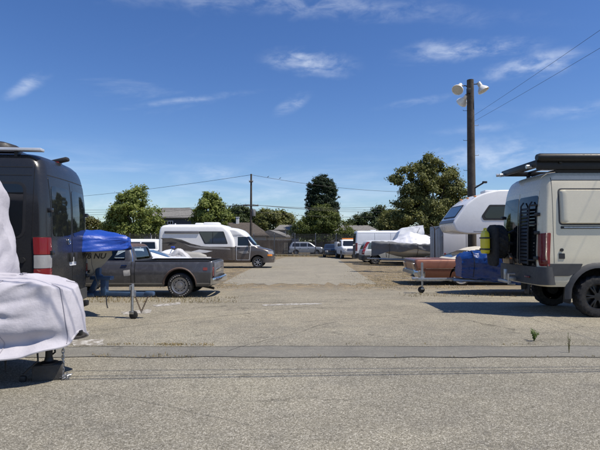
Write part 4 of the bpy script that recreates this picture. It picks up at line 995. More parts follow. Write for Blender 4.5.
# ---------------------------------------------------------------- old pickup
def pickup():
    PR = mat('grey_primer_paint', (0.062, 0.062, 0.067), 0.34, 0.1, var=0.16, scale=2.2, dirt=(.26, .26, .27), dirt_amt=.28, coat=.5)
    RF = mat('rusty_brown_paint', (0.085, 0.052, 0.040), 0.6, 0.0, var=0.3, scale=3, dirt=(.14, .12, .11), dirt_amt=.5)
    D = 13.3; xw = at(180, D); t = thing('pickup_truck', 'weathered dark grey old pickup truck with rusty brown roof', 'pickup truck', (xw + 1.27, D + .95, gz(D + .95)), R(180))
    ra, fa, r = 1.27, 4.50, .345; sc = 1
    Bd = Body([(.30, .44, 5.25, .86, .10, .3), (.36, .40, 5.28, .93, .08, .3), (.55, .38, 5.30, .975, .07, .3), (.70, .37, 5.30, .99, .06, .3), (.74, .37, 5.29, .985, .06, .3), (.90, .37, 5.22, .955, .06, .3), (.98, .37, 5.1, .93, .06, .3), (1.00, .375, 5.05, .915, .06, .35)], 0)
    bed = MB().box((1.47, 0, 1.0), (2.00, 1.66, .84)); cabin = MB().box((3.35, 0, .95), (1.45, 1.62, .75))
    link('body', shell(Bd, [(ra, r + .02, .44), (fa, r + .02, .43)], [PR, UNDER], 24, (bed, cabin)), t)
    rl = MB()
    for y in (-.885, .885): rl.box((1.49, y, 1.012), (2.06, .085, .03), .008)
    rl.box((2.47, 0, 1.012), (.06, 1.70, .03), .008); rl.build('bed_rail', mat('rail_black', (.02, .02, .022), .5), t)
    # tailgate, lamps, bumper
    tg = MB(); tg.box((.352, 0, .74), (.05, 1.52, .46), .02); tgo = tg.build('tailgate', mat('tailgate_paint', (.14, .14, .15), .35, .2, var=.25, coat=.3), t)
    MB().box((.322, 0, .74), (.014, 1.2, .12), .005).build('trim_band', CHROME, tgo)
    for sg in (1, -1):
        MB().box((.36, sg * .845, .72), (.03, .10, .26), .012).build('tail_lamp', REDLENS, t)
        f = Bd.side(sg); plate('side_marker', rpoly(rect(.50, .62, .76, .84), .015), f, mat('dull_red', (.22, .05, .04), .4), t, .006, .01)
        # arch lip
        ar = MB(); rings = []
        for k in range(19):
            a = math.pi * k / 18; c, s_ = -math.cos(a), math.sin(a); x, z = ra + c * .455, max(.305, r + .02 + s_ * .455); y = f(x, min(max(z, .31), .99), 0)[1]
            rings.append([(x - c * .03, y - sg * .03, z - s_ * .03), (x, y + sg * .014, z), (x + c * .03, y - sg * .006, z + s_ * .03)])
        ar.loft(rings, True, True); ar.build('arch_lip', mat('brown_edge', (.10, .065, .05), .6), t)
        d_ = plate('door', rpoly([(2.66, .40), (3.78, .40), (3.86, .98), (2.62, .98)], .05), f, PR, t, .004, .006)
        plate('handle', rpoly(rect(2.72, 2.88, .885, .915), .01), f, CHROME, d_, .035, .03)
        st = MB(); patch(st, rect(2.60, 2.614, .36, .99), f, .003, .006); patch(st, rect(2.5, 2.52, .33, .99), f, .003, .006); st.build('panel_seam', UNDER, t)
        mm = MB(); patch(mm, rpoly(rect(.42, .80, .385, .41), .005), f, .008, .01); patch(mm, rpoly(rect(1.75, 4.0, .385, .41), .005), f, .008, .01); mm.build('side_molding', mat('dull_trim', (.3, .3, .3), .4, .6), t)
        sm = MB(); pz = .48 if sg > 0 else .7
        patch(sm, rpoly([(2.62, .62), (2.80, .60), (2.82, .76), (2.64, .78)], .02), f, .009, .01); sm.build('filler_patch', mat('pale_filler', (.38, .37, .35), .8, var=.25, scale=8), t)
    for sg in (1, -1):
        for ax in (ra, fa):
            tb = MB(); tb.loft([[(ax - math.cos(a) * .447, sg * .46, r + .02 + math.sin(a) * .447), (ax - math.cos(a) * .447, sg * .93, r + .02 + math.sin(a) * .447)] for a in np.linspace(0, math.pi, 17)], False, False); tb.prism([(ax - math.cos(a) * .447, r + .02 + math.sin(a) * .447) for a in np.linspace(0, math.pi, 17)], 'y', sg * .45, sg * .47); tb.build('wheel_tub', UNDER, t)
    bp = MB(); pts = [(.21 + .16 * (abs(q) / .95) ** 4, q * 1.0) for q in np.linspace(-.97, .97, 25)]
    bp.loft([[(x + .03, y, .36), (x - .03, y, .38), (x - .045, y, .46), (x - .03, y, .54), (x + .03, y, .56)] for x, y in pts], True, True); bp.build('rear_bumper', CHROME, t)
    MB().tube([(.69, .62, .30), (.46, .68, .26), (.36, .70, .24)], .035, 10).build('exhaust_pipe', BLACKMETAL, t)
    # cab: hollow greenhouse with real openings
    G = Body([(.985, 2.56, 4.02, .90, .12, .18), (1.06, 2.565, 3.93, .89, .12, .18), (1.30, 2.63, 3.70, .82, .14, .16), (1.42, 2.68, 3.56, .77, .16, .16), (1.475, 2.74, 3.48, .71, .2, .18), (1.50, 2.86, 3.38, .58, .2, .2), (1.505, 2.95, 3.3, .4, .15, .15)])
    inner = Body([(.9, 2.62, 3.97, .86, .10, .15), (1.06, 2.62, 3.88, .845, .10, .15), (1.30, 2.68, 3.65, .775, .12, .13), (1.42, 2.73, 3.51, .725, .14, .13), (1.455, 2.80, 3.43, .66, .15, .15)]).mesh_into(MB(), 12)
    cs = [inner, MB().prism(rpoly([(2.80, 1.03), (3.80, 1.03), (3.56, 1.39), (2.84, 1.39)], .05), 'y', -1.5, 1.5), MB().prism(rpoly([(-.66, 1.04), (.66, 1.04), (.60, 1.38), (-.60, 1.38)], .06), 'x', 2.0, 3.0), MB().prism(rpoly([(-.72, 1.05), (.72, 1.05), (.62, 1.37), (-.62, 1.37)], .06), 'x', 3.3, 4.6)]
    me = G.mesh_into(MB(), 22).mesh('cab', [PR, RF], smooth=False); me = boolean(me, cs); 
    while len(me.materials) > 2: me.materials.pop()
    for p in me.polygons: p.material_index = 1 if p.center.z > 1.395 else 0
    finish(me, 35); link('cab', me, t)
    CG = glass('clear_glass')
    for sg in (1, -1): plate('side_window', rpoly([(2.79, 1.02), (3.81, 1.02), (3.57, 1.40), (2.83, 1.40)], .05), G.side(sg), CG, t, -.022, .004)
    for (w_, nm) in ((G.wrap('rear'), 'rear_window'), (G.wrap('front'), 'windshield')): plate(nm, rpoly([(-.72, 1.035), (.72, 1.035), (.62, 1.385), (-.62, 1.385)], .06), w_, CG, t, -.022, .004)
    dg_ = MB(); dg_.tube([(2.60, .865, 1.0), (2.63, .82, 1.2), (2.70, .755, 1.40)], .012, 6); dg_.build('pillar_trim', CHROME, t)
    # cabin inside: bench, wheel, dash
    b = MB(); b.box((3.15, 0, .72), (.5, 1.45, .22), .05); b.box((2.84, 0, 1.0), (.16, 1.45, .5), .05, Matrix.Rotation(R(-10), 3, 'Y')); b.build('bench_seat', mat('brown_vinyl', (.09, .06, .045), .6), t)
    b = MB().box((3.85, 0, .98), (.25, 1.5, .16), .03); b.build('dashboard', BLACKPL, t)
    sw = MB(); c = Vector((3.58, .38, 1.08)); M = Matrix.Rotation(R(-55), 3, 'Y'); sw.tube([c + M @ Vector((.19 * math.cos(a), .19 * math.sin(a), 0)) for a in np.linspace(0, math.tau, 20)], .013, 6); sw.tube([c, c + M @ Vector((0, 0, .25))], .02, 6); sw.box(c, (.36, .03, .012), 0, M); sw.build('steering_wheel', BLACKPL, t)
    # hood, front end
    hd = MB(); hd.loft([[(x, y * w, z + .035 * (1 - y * y)) for y in np.linspace(-1, 1, 9)] + [(x, y * w, .96) for y in np.linspace(1, -1, 9)] for x, w, z in ((3.92, .84, 1.06), (4.4, .84, 1.06), (4.9, .80, 1.03), (5.12, .76, .985))], True, True); hd.build('hood', PR, t)
    gr = MB().box((5.30, 0, .74), (.03, 1.5, .30), .02); gr.build('grille', CHROME, t)
    for sg in (1, -1): MB().lathe([(.10, 0), (.10, .03), (.02, .045)], (5.30, sg * .68, .74), 'x', 20).build('headlamp', CLEARLENS, t)
    MB().box((5.38, 0, .46), (.12, 1.9, .18), .04).build('front_bumper', CHROME, t)
    MB().box((2.85, 0, .33), (4.2, .9, .12), .02).build('chassis', UNDER, t)
    wheels(t, (ra, fa), .83, r, .24, 'lettered', rim_r=.225)
    # whip of wire holding the mirror
    MB().tube([(3.62, .90, 1.05), (3.68, 1.02, 1.08), (3.68, 1.02, 1.22)], .01, 6).box((3.68, 1.04, 1.2), (.03, .16, .22), .01).build('side_mirror', CHROME, t)
    return t
pickup()

# ---------------------------------------------------------------- motorhome
def motorhome():
    D = 29.2; t = thing('motorhome', 'white and taupe motorhome with dark windows and roof units', 'motorhome', (at(158.7, D), D + 1.05, gz(D + 1)), 0)
    TA = mat('taupe_metallic', (0.115, 0.098, 0.088), 0.3, 0.4, var=0.06, coat=0.4); LG = mat('silver_swoosh', (.33, .31, .29), .3, .3); DK = mat('dark_swoosh', (.035, .03, .03), .35)
    H = Body([(.42, .10, 4.62, 1.0, .10, .15), (.5, .02, 4.66, 1.07, .12, .15), (1.5, 0, 4.62, 1.10, .12, .2), (2.2, .03, 4.4, 1.10, .12, .3), (2.50, .10, 4.2, 1.07, .18, .4), (2.61, .22, 4.0, .99, .25, .4), (2.65, .4, 3.8, .8, .25, .3)])
    C = Body([(.34, 3.8, 6.85, .90, .1, .4), (.42, 3.8, 6.96, .98, .1, .4), (.80, 3.8, 7.0, .99, .1, .45), (1.02, 3.8, 6.93, .99, .1, .5), (1.15, 3.8, 6.70, .98, .1, .5), (1.24, 3.8, 6.25, .97, .1, .4), (1.34, 3.8, 6.02, .965, .1, .3), (1.95, 3.8, 5.42, .92, .1, .3), (2.05, 3.8, 5.36, .95, .1, .4), (2.3, 3.8, 5.08, .95, .1, .5), (2.44, 3.8, 4.7, .85, .1, .6), (2.48, 3.8, 4.4, .6, .1, .4)])
    fa, ra, r = 6.02, 1.75, .365
    me = shell(H, [(ra, .36, .46)], [WHITEPAINT, UNDER, TA], 24)
    for p in me.polygons:
        if p.material_index == 0 and p.center.z < 1.32 and p.center.x > 3.9: p.material_index = 2
    link('house_body', me, t)
    me = shell(C, [(fa, .37, .45)], [WHITEPAINT, UNDER, TA], 44)
    for p in me.polygons:
        if p.material_index == 0 and p.center.z < 1.36 : p.material_index = 2
    link('cab_body', me, t); wheels(t, (fa,), .86, r, .22, 'alloy'); wheels(t, (ra,), .90, r, .24, 'alloy')
    for sg in (1, -1):
        f = H.side(sg); g = C.side(sg)
        b = plate('lower_paint', rpoly([(.03, .50), (4.62, .50), (4.62, 1.30), (2.75, 1.32), (2.0, 1.50), (1.4, 1.74), (.8, 1.84), (.04, 1.84)], .03), f, TA, t, .004, .006, rings=9)
        # cut the arch look with a dark liner plate behind the rear wheel
        l_ = MB(); pts = [(ra + .44 * math.cos(a), .40 + .44 * math.sin(a)) for a in np.linspace(0, math.pi, 17)]; patch(l_, [(x, max(z, .505)) for x, z in pts], f, .008, .006); l_.build('wheel_recess', UNDER, b)
        for poly, m_ in (([(1.5, 1.52), (2.3, 1.38), (4.6, 1.20), (4.6, 1.12), (2.6, 1.20), (1.9, 1.32)], LG), ([(.2, 1.52), (.8, 1.62), (1.15, 1.56), (.95, 1.42), (.55, 1.38), (.9, 1.50), (.6, 1.54)], DK), ([(.9, 1.74), (1.6, 1.62), (2.2, 1.36), (2.9, 1.28), (2.1, 1.32), (1.5, 1.52)], DK), ([(2.0, 1.02), (2.5, 1.14), (3.3, 1.05), (2.9, .95), (2.2, .93)], WHITEPAINT), ([(.4, .95), (1.2, 1.12), (2.1, 1.05), (1.2, 1.0)], LG)):
            patch(MB(), rpoly(poly, .03), f, .007, .006, rings=5).build('painted_swoosh', m_, b)
        patch(MB(), rpoly([(4.78, 1.00), (5.40, 1.08), (5.50, .92), (5.1, .88)], .04), g, .008, .006).build('painted_swoosh', LG, t)
        w_ = plate('window', rpoly([(2.86, 1.52), (4.16, 1.52), (3.92, 2.20), (2.48, 2.20)], .05), f, MIDGLASS, t, .010, .014); plate('frame', rpoly([(2.80, 1.48), (4.22, 1.48), (3.96, 2.24), (2.42, 2.24)], .06), f, BLACKPL, w_, .006, .01)
        MB().box((3.30, sg * 1.112, 1.86), (.03, .012, .66)).build('mullion', BLACKPL, w_)
        a = MB().box((1.42, sg * 1.13, 2.19), (2.1, .07, .15), .02); a.build('awning_case', mat('awning_grey', (.15, .15, .16), .5), t)
        d_ = plate('cab_door', rpoly([(4.72, .50), (5.52, .50), (5.60, 1.30), (5.35, 1.98), (4.72, 2.0)], .05), g, WHITEPAINT, t, .003, .005)
        plate('door_paint', rpoly([(4.74, .52), (5.50, .52), (5.58, 1.30), (4.74, 1.30)], .04), g, TA, d_, .005, .005)
        plate('window', rpoly([(4.80, 1.38), (5.62, 1.38), (5.34, 1.92), (4.80, 1.92)], .05), g, DARKGLASS, d_, .008, .01)
        plate('handle', rpoly(rect(4.78, 4.94, 1.22, 1.27), .01), g, BLACKPL, d_, .03, .03)
        m_ = MB().box((5.50, sg * 1.10, 1.45), (.08, .2, .28), .03); m_.tube([(5.55, sg * .95, 1.4), (5.5, sg * 1.08, 1.42)], .02, 6); m_.build('side_mirror', BLACKPL, t)
        Wf = C.wrap('front'); hl = MB(); patch(hl, [(sg * q[0], q[1]) for q in rpoly(rect(.60, 1.10, .86, 1.04), .04)], Wf, .012, .03); ho = hl.build('headlamp', CLEARLENS, t)
        patch(MB(), [(sg * q[0], q[1]) for q in rpoly(rect(.86, 1.18, .74, .85), .03)], Wf, .014, .03).build('indicator', AMBER, ho)
    Wf = C.wrap('front'); plate('windshield', rpoly([(-.98, 1.40), (.98, 1.40), (.88, 1.93), (-.88, 1.93)], .06), Wf, DARKGLASS, t, .03, .03, rings=10)
    plate('grille', rpoly(rect(-.5, .5, .70, 1.02), .04), Wf, BLACKPL, t, .012, .02)
    bb = MB(); pts = [Wf(a, .5, .03) for a in np.linspace(-1.4, 1.4, 41)]; bb.loft([[(p[0], p[1], .34), (p[0] + .02, p[1], .52), (p[0], p[1], .64), (p[0] - .12, p[1] * .93, .6), (p[0] - .12, p[1] * .93, .34)] for p in pts], True, True); bb.build('front_bumper', TA, t)
    rv = MB(); rv.box((3.05, .1, 2.72), (1.0, .8, .22), .08); rv.build('roof_air_conditioner', WHITEPAINT, t)
    rv = MB(); rv.box((2.25, .2, 2.70), (.55, .6, .20), .09); rv.build('roof_vent', WHITEPAINT, t)
    rv = MB(); rv.box((2.1, 0, 2.66), (3.2, 1.5, .04), .01); rv.tube([(.6, .5, 2.6), (.6, .5, 2.78)], .04, 8); rv.build('roof_rail', WHITEPAINT, t)
    W = H.wrap('rear'); plate('rear_window', rpoly(rect(-.6, .6, 1.55, 2.15), .06), W, DARKGLASS, t, .008, .012)
    for sg in (1, -1): patch(MB(), [(sg * q[0], q[1]) for q in rpoly(rect(.75, .95, .8, 1.2), .03)], W, .01, .02).build('tail_lamp', REDLENS, t)
    MB().box((2.6, 0, .44), (5.2, 1.3, .16), .02).build('chassis', UNDER, t)
    return t
motorhome()

# ---------------------------------------------------------------- generic cars (local x forward from the rear)
def car(name, label, cat, loc, rz, paint, L, hw, low, green, wins, ra, fa, r, style='alloy', glassm=None, wr=None, wf=None, rear_lamp=None, front_lamp=None, extra=None, roofm=None, mould=None, group=None):
    t = thing(name, label, cat, loc, rz, group); B = Body(low); G = Body(green); gl = glassm or DARKGLASS
    link('body', shell(B, [(ra, r, r * 1.22), (fa, r, r * 1.22)], [paint, UNDER], 22), t)
    G.mesh_into(MB(), 14).build('cabin', roofm or paint, t, 35)
    for sg in (1, -1):
        for w_ in wins: plate('side_window', rpoly(w_, .04), G.side(sg), gl, t, .005, .012)
        for (s0, s1, z0, z1, end, m_, nm) in (rear_lamp or []) + (front_lamp or []):
            W = B.wrap(end); patch(MB(), [(sg * q[0], q[1]) for q in rpoly(rect(s0, s1, z0, z1), .02)], W, .012, .03).build(nm, m_, t)
        for x0, x1 in mould or []: 
            d_ = plate('door', rpoly([(x0, low[0][0] + .12), (x1, low[0][0] + .12), (x1, low[-1][0] - .03), (x0, low[-1][0] - .03)], .04), B.side(sg), paint, t, .004, .006)
            plate('handle', rpoly(rect(x0 + .05, x0 + .2, low[-1][0] - .17, low[-1][0] - .14), .01), B.side(sg), BLACKPL, d_, .03, .03)
    if wr: plate('rear_window', rpoly(wr, .06), G.wrap('rear'), gl, t, .005, .012)
    if wf: plate('windshield', rpoly(wf, .06), G.wrap('front'), gl, t, .005, .012)
    for end, sgx in (('rear', -1), ('front', 1)):
        W = B.wrap(end); bb = MB(); z = low[0][0]; pts = [W(a, z + .18, .03) for a in np.linspace(-hw * 1.05, hw * 1.05, 25)]
        bb.loft([[(p[0], p[1], z + .02), (p[0] + sgx * .02, p[1], z + .2), (p[0], p[1], z + .3), (p[0] - sgx * .1, p[1] * .93, z + .28), (p[0] - sgx * .1, p[1] * .93, z + .02)] for p in pts], True, True); bb.build(end + '_bumper', CHROME if style == 'whitewall' else BLACKPL if cat == 'minivan' else paint, t)
    wheels(t, (ra, fa), hw - .13, r, .2, style)
    if extra: extra(t, B, G)
    return t

# brown classic sedan, its tail towards the aisle
BR = mat('copper_brown_paint', (0.205, 0.080, 0.045), 0.40, 0.25, var=0.10, scale=1.2, coat=0.3, dirt=(.24, .13, .09), dirt_amt=.3)
def classic_extra(t, B, G):
    for sg in (1, -1):
        f = B.side(sg); m = MB(); patch(m, rpoly(rect(.05, 5.3, .60, .615), .003), f, .010, .012); m.build('side_molding', CHROME, t)
        ax = MB(); patch(ax, rpoly([(1.25, .26), (2.05, .26), (1.98, .50), (1.32, .50)], .05), f, .006, .006); ax.build('wheel_skirt', BR, t)
        W = B.wrap('rear'); q = MB(); patch(q, [(sg * a, z) for a, z in rpoly(rect(.60, .90, .52, .80), .02)], W, .03, .05); o = q.build('tail_fin_bezel', CHROME, t)
        patch(MB(), [(sg * a, z) for a, z in rpoly(rect(.66, .84, .56, .76), .02)], W, .036, .02).build('tail_lamp', mat('dark_red_lens', (.12, .006, .008), .1, coat=.5), o)
    bb = MB(); W = B.wrap('rear'); pts = [W(a, .45, .07) for a in np.linspace(-1.15, 1.15, 31)]
    bb.loft([[(p[0], p[1], .30), (p[0] - .05, p[1], .40), (p[0] - .02, p[1], .52), (p[0] + .07, p[1] * .95, .5), (p[0] + .07, p[1] * .95, .32)] for p in pts], True, True); bb.build('chrome_bumper', CHROME, t)
car('classic_car', 'copper brown classic sedan with cream roof', 'car', (at(415, 17.1), 18.1, gz(18.1)), 0, BR, 5.6, .98,
    [(.24, .18, 5.35, .86, .12, .3), (.32, .10, 5.5, .95, .10, .3), (.55, .05, 5.55, .985, .08, .3), (.62, .04, 5.55, .99, .08, .3), (.80, .0, 5.5, .965, .08, .3), (.90, .02, 5.3, .93, .10, .3), (.935, .08, 5.1, .86, .12, .3), (.95, .2, 4.9, .7, .15, .3)],
    [(.92, 1.25, 4.0, .84, .3, .3), (1.0, 1.42, 3.85, .82, .3, .3), (1.25, 2.05, 3.35, .73, .25, .25), (1.35, 2.35, 3.1, .66, .25, .25), (1.385, 2.6, 2.9, .5, .2, .2)],
    [[(1.95, .98), (2.75, .98), (2.75, 1.28), (2.25, 1.28)], [(2.8, .98), (3.55, .98), (3.25, 1.28), (2.8, 1.28)]], 1.65, 4.65, .34, 'whitewall', None, [(-.62, 1.0), (.62, 1.0), (.55, 1.25), (-.55, 1.25)], [(-.6, 1.0), (.6, 1.0), (.5, 1.26), (-.5, 1.26)],
    None, [(.5, .9, .55, .75, 'front', CLEARLENS, 'headlamp')], classic_extra, mat('cream_vinyl', (.62, .57, .46), .6, bump=.1), [(2.1, 3.3)])

# white coupe between pickup and motorhome
car('coupe', 'white coupe parked between the old pickup and the motorhome', 'car', (at(183, 19.6), 20.4, gz(20.4)), R(180), VANWHITE, 4.5, .88,
    [(.18, .10, 4.4, .82, .2, .35), (.30, .02, 4.5, .87, .2, .4), (.6, 0, 4.5, .89, .2, .4), (.82, .02, 4.3, .87, .2, .4), (.90, .1, 4.0, .80, .25, .4), (.92, .25, 3.8, .65, .25, .4)],
    [(.88, .45, 3.35, .78, .35, .35), (1.0, .85, 3.0, .73, .3, .3), (1.18, 1.45, 2.6, .64, .25, .25), (1.27, 1.75, 2.4, .57, .25, .25), (1.29, 1.9, 2.25, .45, .2, .2)],
    [[(1.2, .93), (2.95, .93), (2.5, 1.2), (1.65, 1.2)]], .85, 3.5, .31, 'alloy', None, [(-.6, .94), (.6, .94), (.52, 1.22), (-.52, 1.22)], [(-.6, .94), (.6, .94), (.5, 1.2), (-.5, 1.2)],
    [(.5, .82, .66, .8, 'rear', REDLENS, 'tail_lamp')], [(.5, .85, .55, .7, 'front', CLEARLENS, 'headlamp')], None, None, [(1.5, 2.75)])

# white wagon behind the motorhome's tail
car('sport_utility_vehicle', 'white sport utility vehicle with dark glass behind the rusty pickup roof', 'car', (at(160, 31.2), 32.3, gz(32)), R(180), VANWHITE, 4.8, .95,
    [(.30, .08, 4.75, .88, .2, .3), (.42, 0, 4.8, .94, .2, .35), (.8, 0, 4.8, .96, .2, .35), (1.05, .02, 4.6, .94, .2, .35), (1.12, .1, 4.4, .88, .2, .35)],
    [(1.1, .05, 3.7, .88, .2, .3), (1.4, .15, 3.3, .83, .2, .3), (1.68, .25, 2.95, .76, .2, .3), (1.78, .4, 2.8, .66, .25, .3), (1.80, .6, 2.6, .45, .2, .2)],
    [[(.35, 1.16), (1.3, 1.16), (1.3, 1.6), (.42, 1.6)], [(1.38, 1.16), (2.3, 1.16), (2.3, 1.6), (1.38, 1.6)], [(2.38, 1.16), (3.3, 1.16), (2.9, 1.58), (2.38, 1.6)]], .95, 3.8, .35, 'alloy', None, [(-.7, 1.16), (.7, 1.16), (.62, 1.62), (-.62, 1.62)], [(-.7, 1.16), (.7, 1.16), (.6, 1.6), (-.6, 1.6)],
    [(.6, .9, .8, 1.05, 'rear', REDLENS, 'tail_lamp')], [(.5, .9, .75, .95, 'front', CLEARLENS, 'headlamp')], None, None, [(1.2, 2.2), (2.3, 3.3)])

# grey minivan with red tail lamps, tail to the aisle
car('minivan', 'silver white minivan with tall red tail lamps and dark bumper', 'minivan', (at(362, 34.2), 35.2, gz(35)), 0, mat('silver_white_paint', (.60, .62, .62), .3, .2, var=.04, coat=.4), 4.9, .97,
    [(.28, .10, 4.8, .90, .2, .3), (.40, 0, 4.9, .96, .2, .35), (.8, 0, 4.9, .98, .2, .35), (1.0, .03, 4.6, .96, .2, .35), (1.10, .1, 4.3, .9, .2, .35)],
    [(1.05, .05, 4.2, .92, .22, .3), (1.3, .15, 3.8, .87, .22, .3), (1.62, .32, 3.2, .79, .22, .3), (1.72, .5, 2.9, .68, .25, .3), (1.74, .7, 2.6, .45, .2, .2)],
    [[(.42, 1.12), (1.4, 1.12), (1.4, 1.56), (.52, 1.56)], [(1.5, 1.12), (2.5, 1.12), (2.5, 1.56), (1.5, 1.56)], [(2.6, 1.12), (3.6, 1.12), (3.05, 1.52), (2.6, 1.56)]], .95, 3.95, .34, 'alloy', mat('pale_green_glass', (.10, .13, .12), .04, coat=.4), [(-.72, 1.10), (.72, 1.10), (.62, 1.58), (-.62, 1.58)], [(-.7, 1.12), (.7, 1.12), (.6, 1.55), (-.6, 1.55)],
    [(.80, 1.06, .72, 1.08, 'rear', REDLENS, 'tail_lamp')], [(.5, .9, .7, .9, 'front', CLEARLENS, 'headlamp')], lambda t, B, G: [patch(MB(), [(sg * a, z) for a, z in rpoly(rect(.76, .98, 1.10, 1.62), .03)], G.wrap('rear'), .014, .03).build('upper_tail_lamp', REDLENS, t) for sg in (1, -1)] + [plate('bumper_cladding', rpoly(rect(-1.1, 1.1, .34, .68), .03), B.wrap('rear'), GREYPL, t, .02, .03), plate('side_cladding', rpoly(rect(.05, .60, .34, .66), .03), B.side(-1), GREYPL, t, .015, .03)], None, [(1.5, 2.5), (2.6, 3.6)])

# silver wagon in the street beyond the fence
car('station_wagon', 'silver wagon parked in the street beyond the iron fence', 'car', (at(289, 64.5), 64.6, gz(64.6)), 0, mat('silver_paint', (.42, .44, .46), .3, .5, var=.05, coat=.3), 4.7, .92,
    [(.28, .08, 4.6, .86, .2, .3), (.40, 0, 4.7, .91, .2, .35), (.8, 0, 4.7, .93, .2, .35), (.98, .03, 4.5, .91, .2, .35), (1.05, .1, 4.3, .86, .2, .35)],
    [(1.02, .05, 3.8, .86, .2, .3), (1.3, .2, 3.4, .81, .2, .3), (1.62, .4, 2.9, .74, .2, .3), (1.72, .6, 2.6, .62, .25, .3), (1.74, .8, 2.4, .4, .2, .2)],
    [[(.45, 1.10), (1.4, 1.10), (1.4, 1.55), (.55, 1.55)], [(1.5, 1.10), (2.4, 1.10), (2.4, 1.55), (1.5, 1.55)], [(2.5, 1.10), (3.3, 1.10), (2.85, 1.52), (2.5, 1.55)]], .95, 3.7, .33, 'alloy', None, [(-.7, 1.1), (.7, 1.1), (.6, 1.56), (-.6, 1.56)], [(-.7, 1.1), (.7, 1.1), (.6, 1.55), (-.6, 1.55)],
    [(.6, .9, .7, 1.0, 'rear', REDLENS, 'tail_lamp')], [(.5, .9, .7, .9, 'front', CLEARLENS, 'headlamp')], None, None, [(1.4, 2.4), (2.5, 3.4)])
car('compact_car', 'pale green blue compact car in the street near the utility truck', 'car', (at(326, 63), 63.2, gz(63.2)), 0, mat('pale_teal_paint', (.30, .40, .42), .3, .3, coat=.3), 4.0, .85,
    [(.24, .08, 3.9, .80, .2, .3), (.36, 0, 4.0, .84, .2, .35), (.7, 0, 4.0, .86, .2, .35), (.88, .03, 3.8, .84, .2, .35), (.95, .1, 3.6, .8, .2, .35)],
    [(.93, .05, 3.1, .80, .2, .3), (1.2, .2, 2.7, .74, .2, .3), (1.42, .5, 2.3, .66, .2, .3), (1.48, .8, 2.0, .45, .2, .2)],
    [[(.45, 1.0), (1.4, 1.0), (1.4, 1.36), (.6, 1.36)], [(1.5, 1.0), (2.6, 1.0), (2.2, 1.36), (1.5, 1.36)]], .75, 3.2, .30, 'alloy', None, [(-.6, 1.0), (.6, 1.0), (.5, 1.36), (-.5, 1.36)], [(-.6, 1.0), (.6, 1.0), (.5, 1.36), (-.5, 1.36)],
    [(.5, .8, .6, .85, 'rear', REDLENS, 'tail_lamp')], [(.5, .8, .6, .8, 'front', CLEARLENS, 'headlamp')], None, None, [(1.4, 2.5)])

# ---------------------------------------------------------------- white cargo van
def cargo_van():
    D = 37.5; t = thing('cargo_van', 'white cargo van with dark rear doors behind the minivan', 'van', (at(355.5, D), D + 1.02, gz(D + 1)), 0)
    B = Body([(.32, .06, 5.85, .93, .12, .4), (.42, .01, 5.95, .99, .12, .4), (.9, 0, 5.95, 1.02, .12, .45), (1.15, .01, 5.75, 1.02, .12, .4), (1.3, .01, 5.3, 1.015, .12, .35), (2.1, .05, 4.5, .98, .12, .3), (2.38, .09, 4.15, .95, .14, .3), (2.47, .14, 3.95, .90, .16, .3), (2.51, .3, 3.7, .75, .2, .3)])
    link('body', shell(B, [(1.0, .34, .42), (4.95, .34, .42)], [VANWHITE, UNDER], 30), t); wheels(t, (1.0, 4.95), .88, .34, .22, 'steel'); W = B.wrap('rear')
    for sg in (1, -1):
        f = B.side(sg); lp = MB(); patch(lp, [(sg * a, z) for a, z in rpoly(rect(.88, 1.10, .92, 1.55), .03)], W, .012, .03); lp.build('tail_lamp', REDLENS, t)
        plate('lower_cladding', rpoly(rect(.04, .55, .36, .75), .03), f, BLACKPL, t, .015, .03); plate('lower_cladding', rpoly(rect(1.45, 4.5, .36, .62), .03), f, BLACKPL, t, .015, .03)
        s_ = MB(); [patch(s_, rect(x, x + .016, .66, 2.3), f, .003, .006) for x in (1.5, 2.75, 3.9)]; patch(s_, rect(.2, 4.0, 2.30, 2.312), f, .003, .006); patch(s_, rect(.2, 2.7, 1.42, 1.445), f, .004, .006); s_.build('panel_seam', GREYPL, t)
        d_ = patch(MB(), [(sg * a, z) for a, z in rpoly(rect(.012, .84, .55, 2.3), .04)], W, .006, .012).build('rear_door', mat('dark_film', (.018, .018, .02), .25), t)
        patch(MB(), [(sg * a, z) for a, z in rpoly(rect(.08, .76, 1.35, 2.1), .06)], W, .012, .01).build('window', DARKGLASS, d_)
        plate('front_window', rpoly([(4.05, 1.35), (5.1, 1.3), (4.6, 1.95), (4.05, 2.0)], .05), f, DARKGLASS, t, .008, .012)
    bb = MB(); pts = [W(a, .5, .05) for a in np.linspace(-1.2, 1.2, 31)]; bb.loft([[(p[0], p[1], .36), (p[0], p[1], .66), (p[0] + .1, p[1] * .94, .64), (p[0] + .1, p[1] * .94, .36)] for p in pts], True, True); bb.build('rear_bumper', BLACKPL, t)
    MB().box((1.5, 0, 2.53), (.45, .45, .10), .04).build('roof_fan', VANWHITE, t); MB().box((3.0, 0, 2.525), (1.6, 1.2, .05), .01).build('solar_panel', mat('grey_cells', (.10, .11, .13), .2), t)
cargo_van()

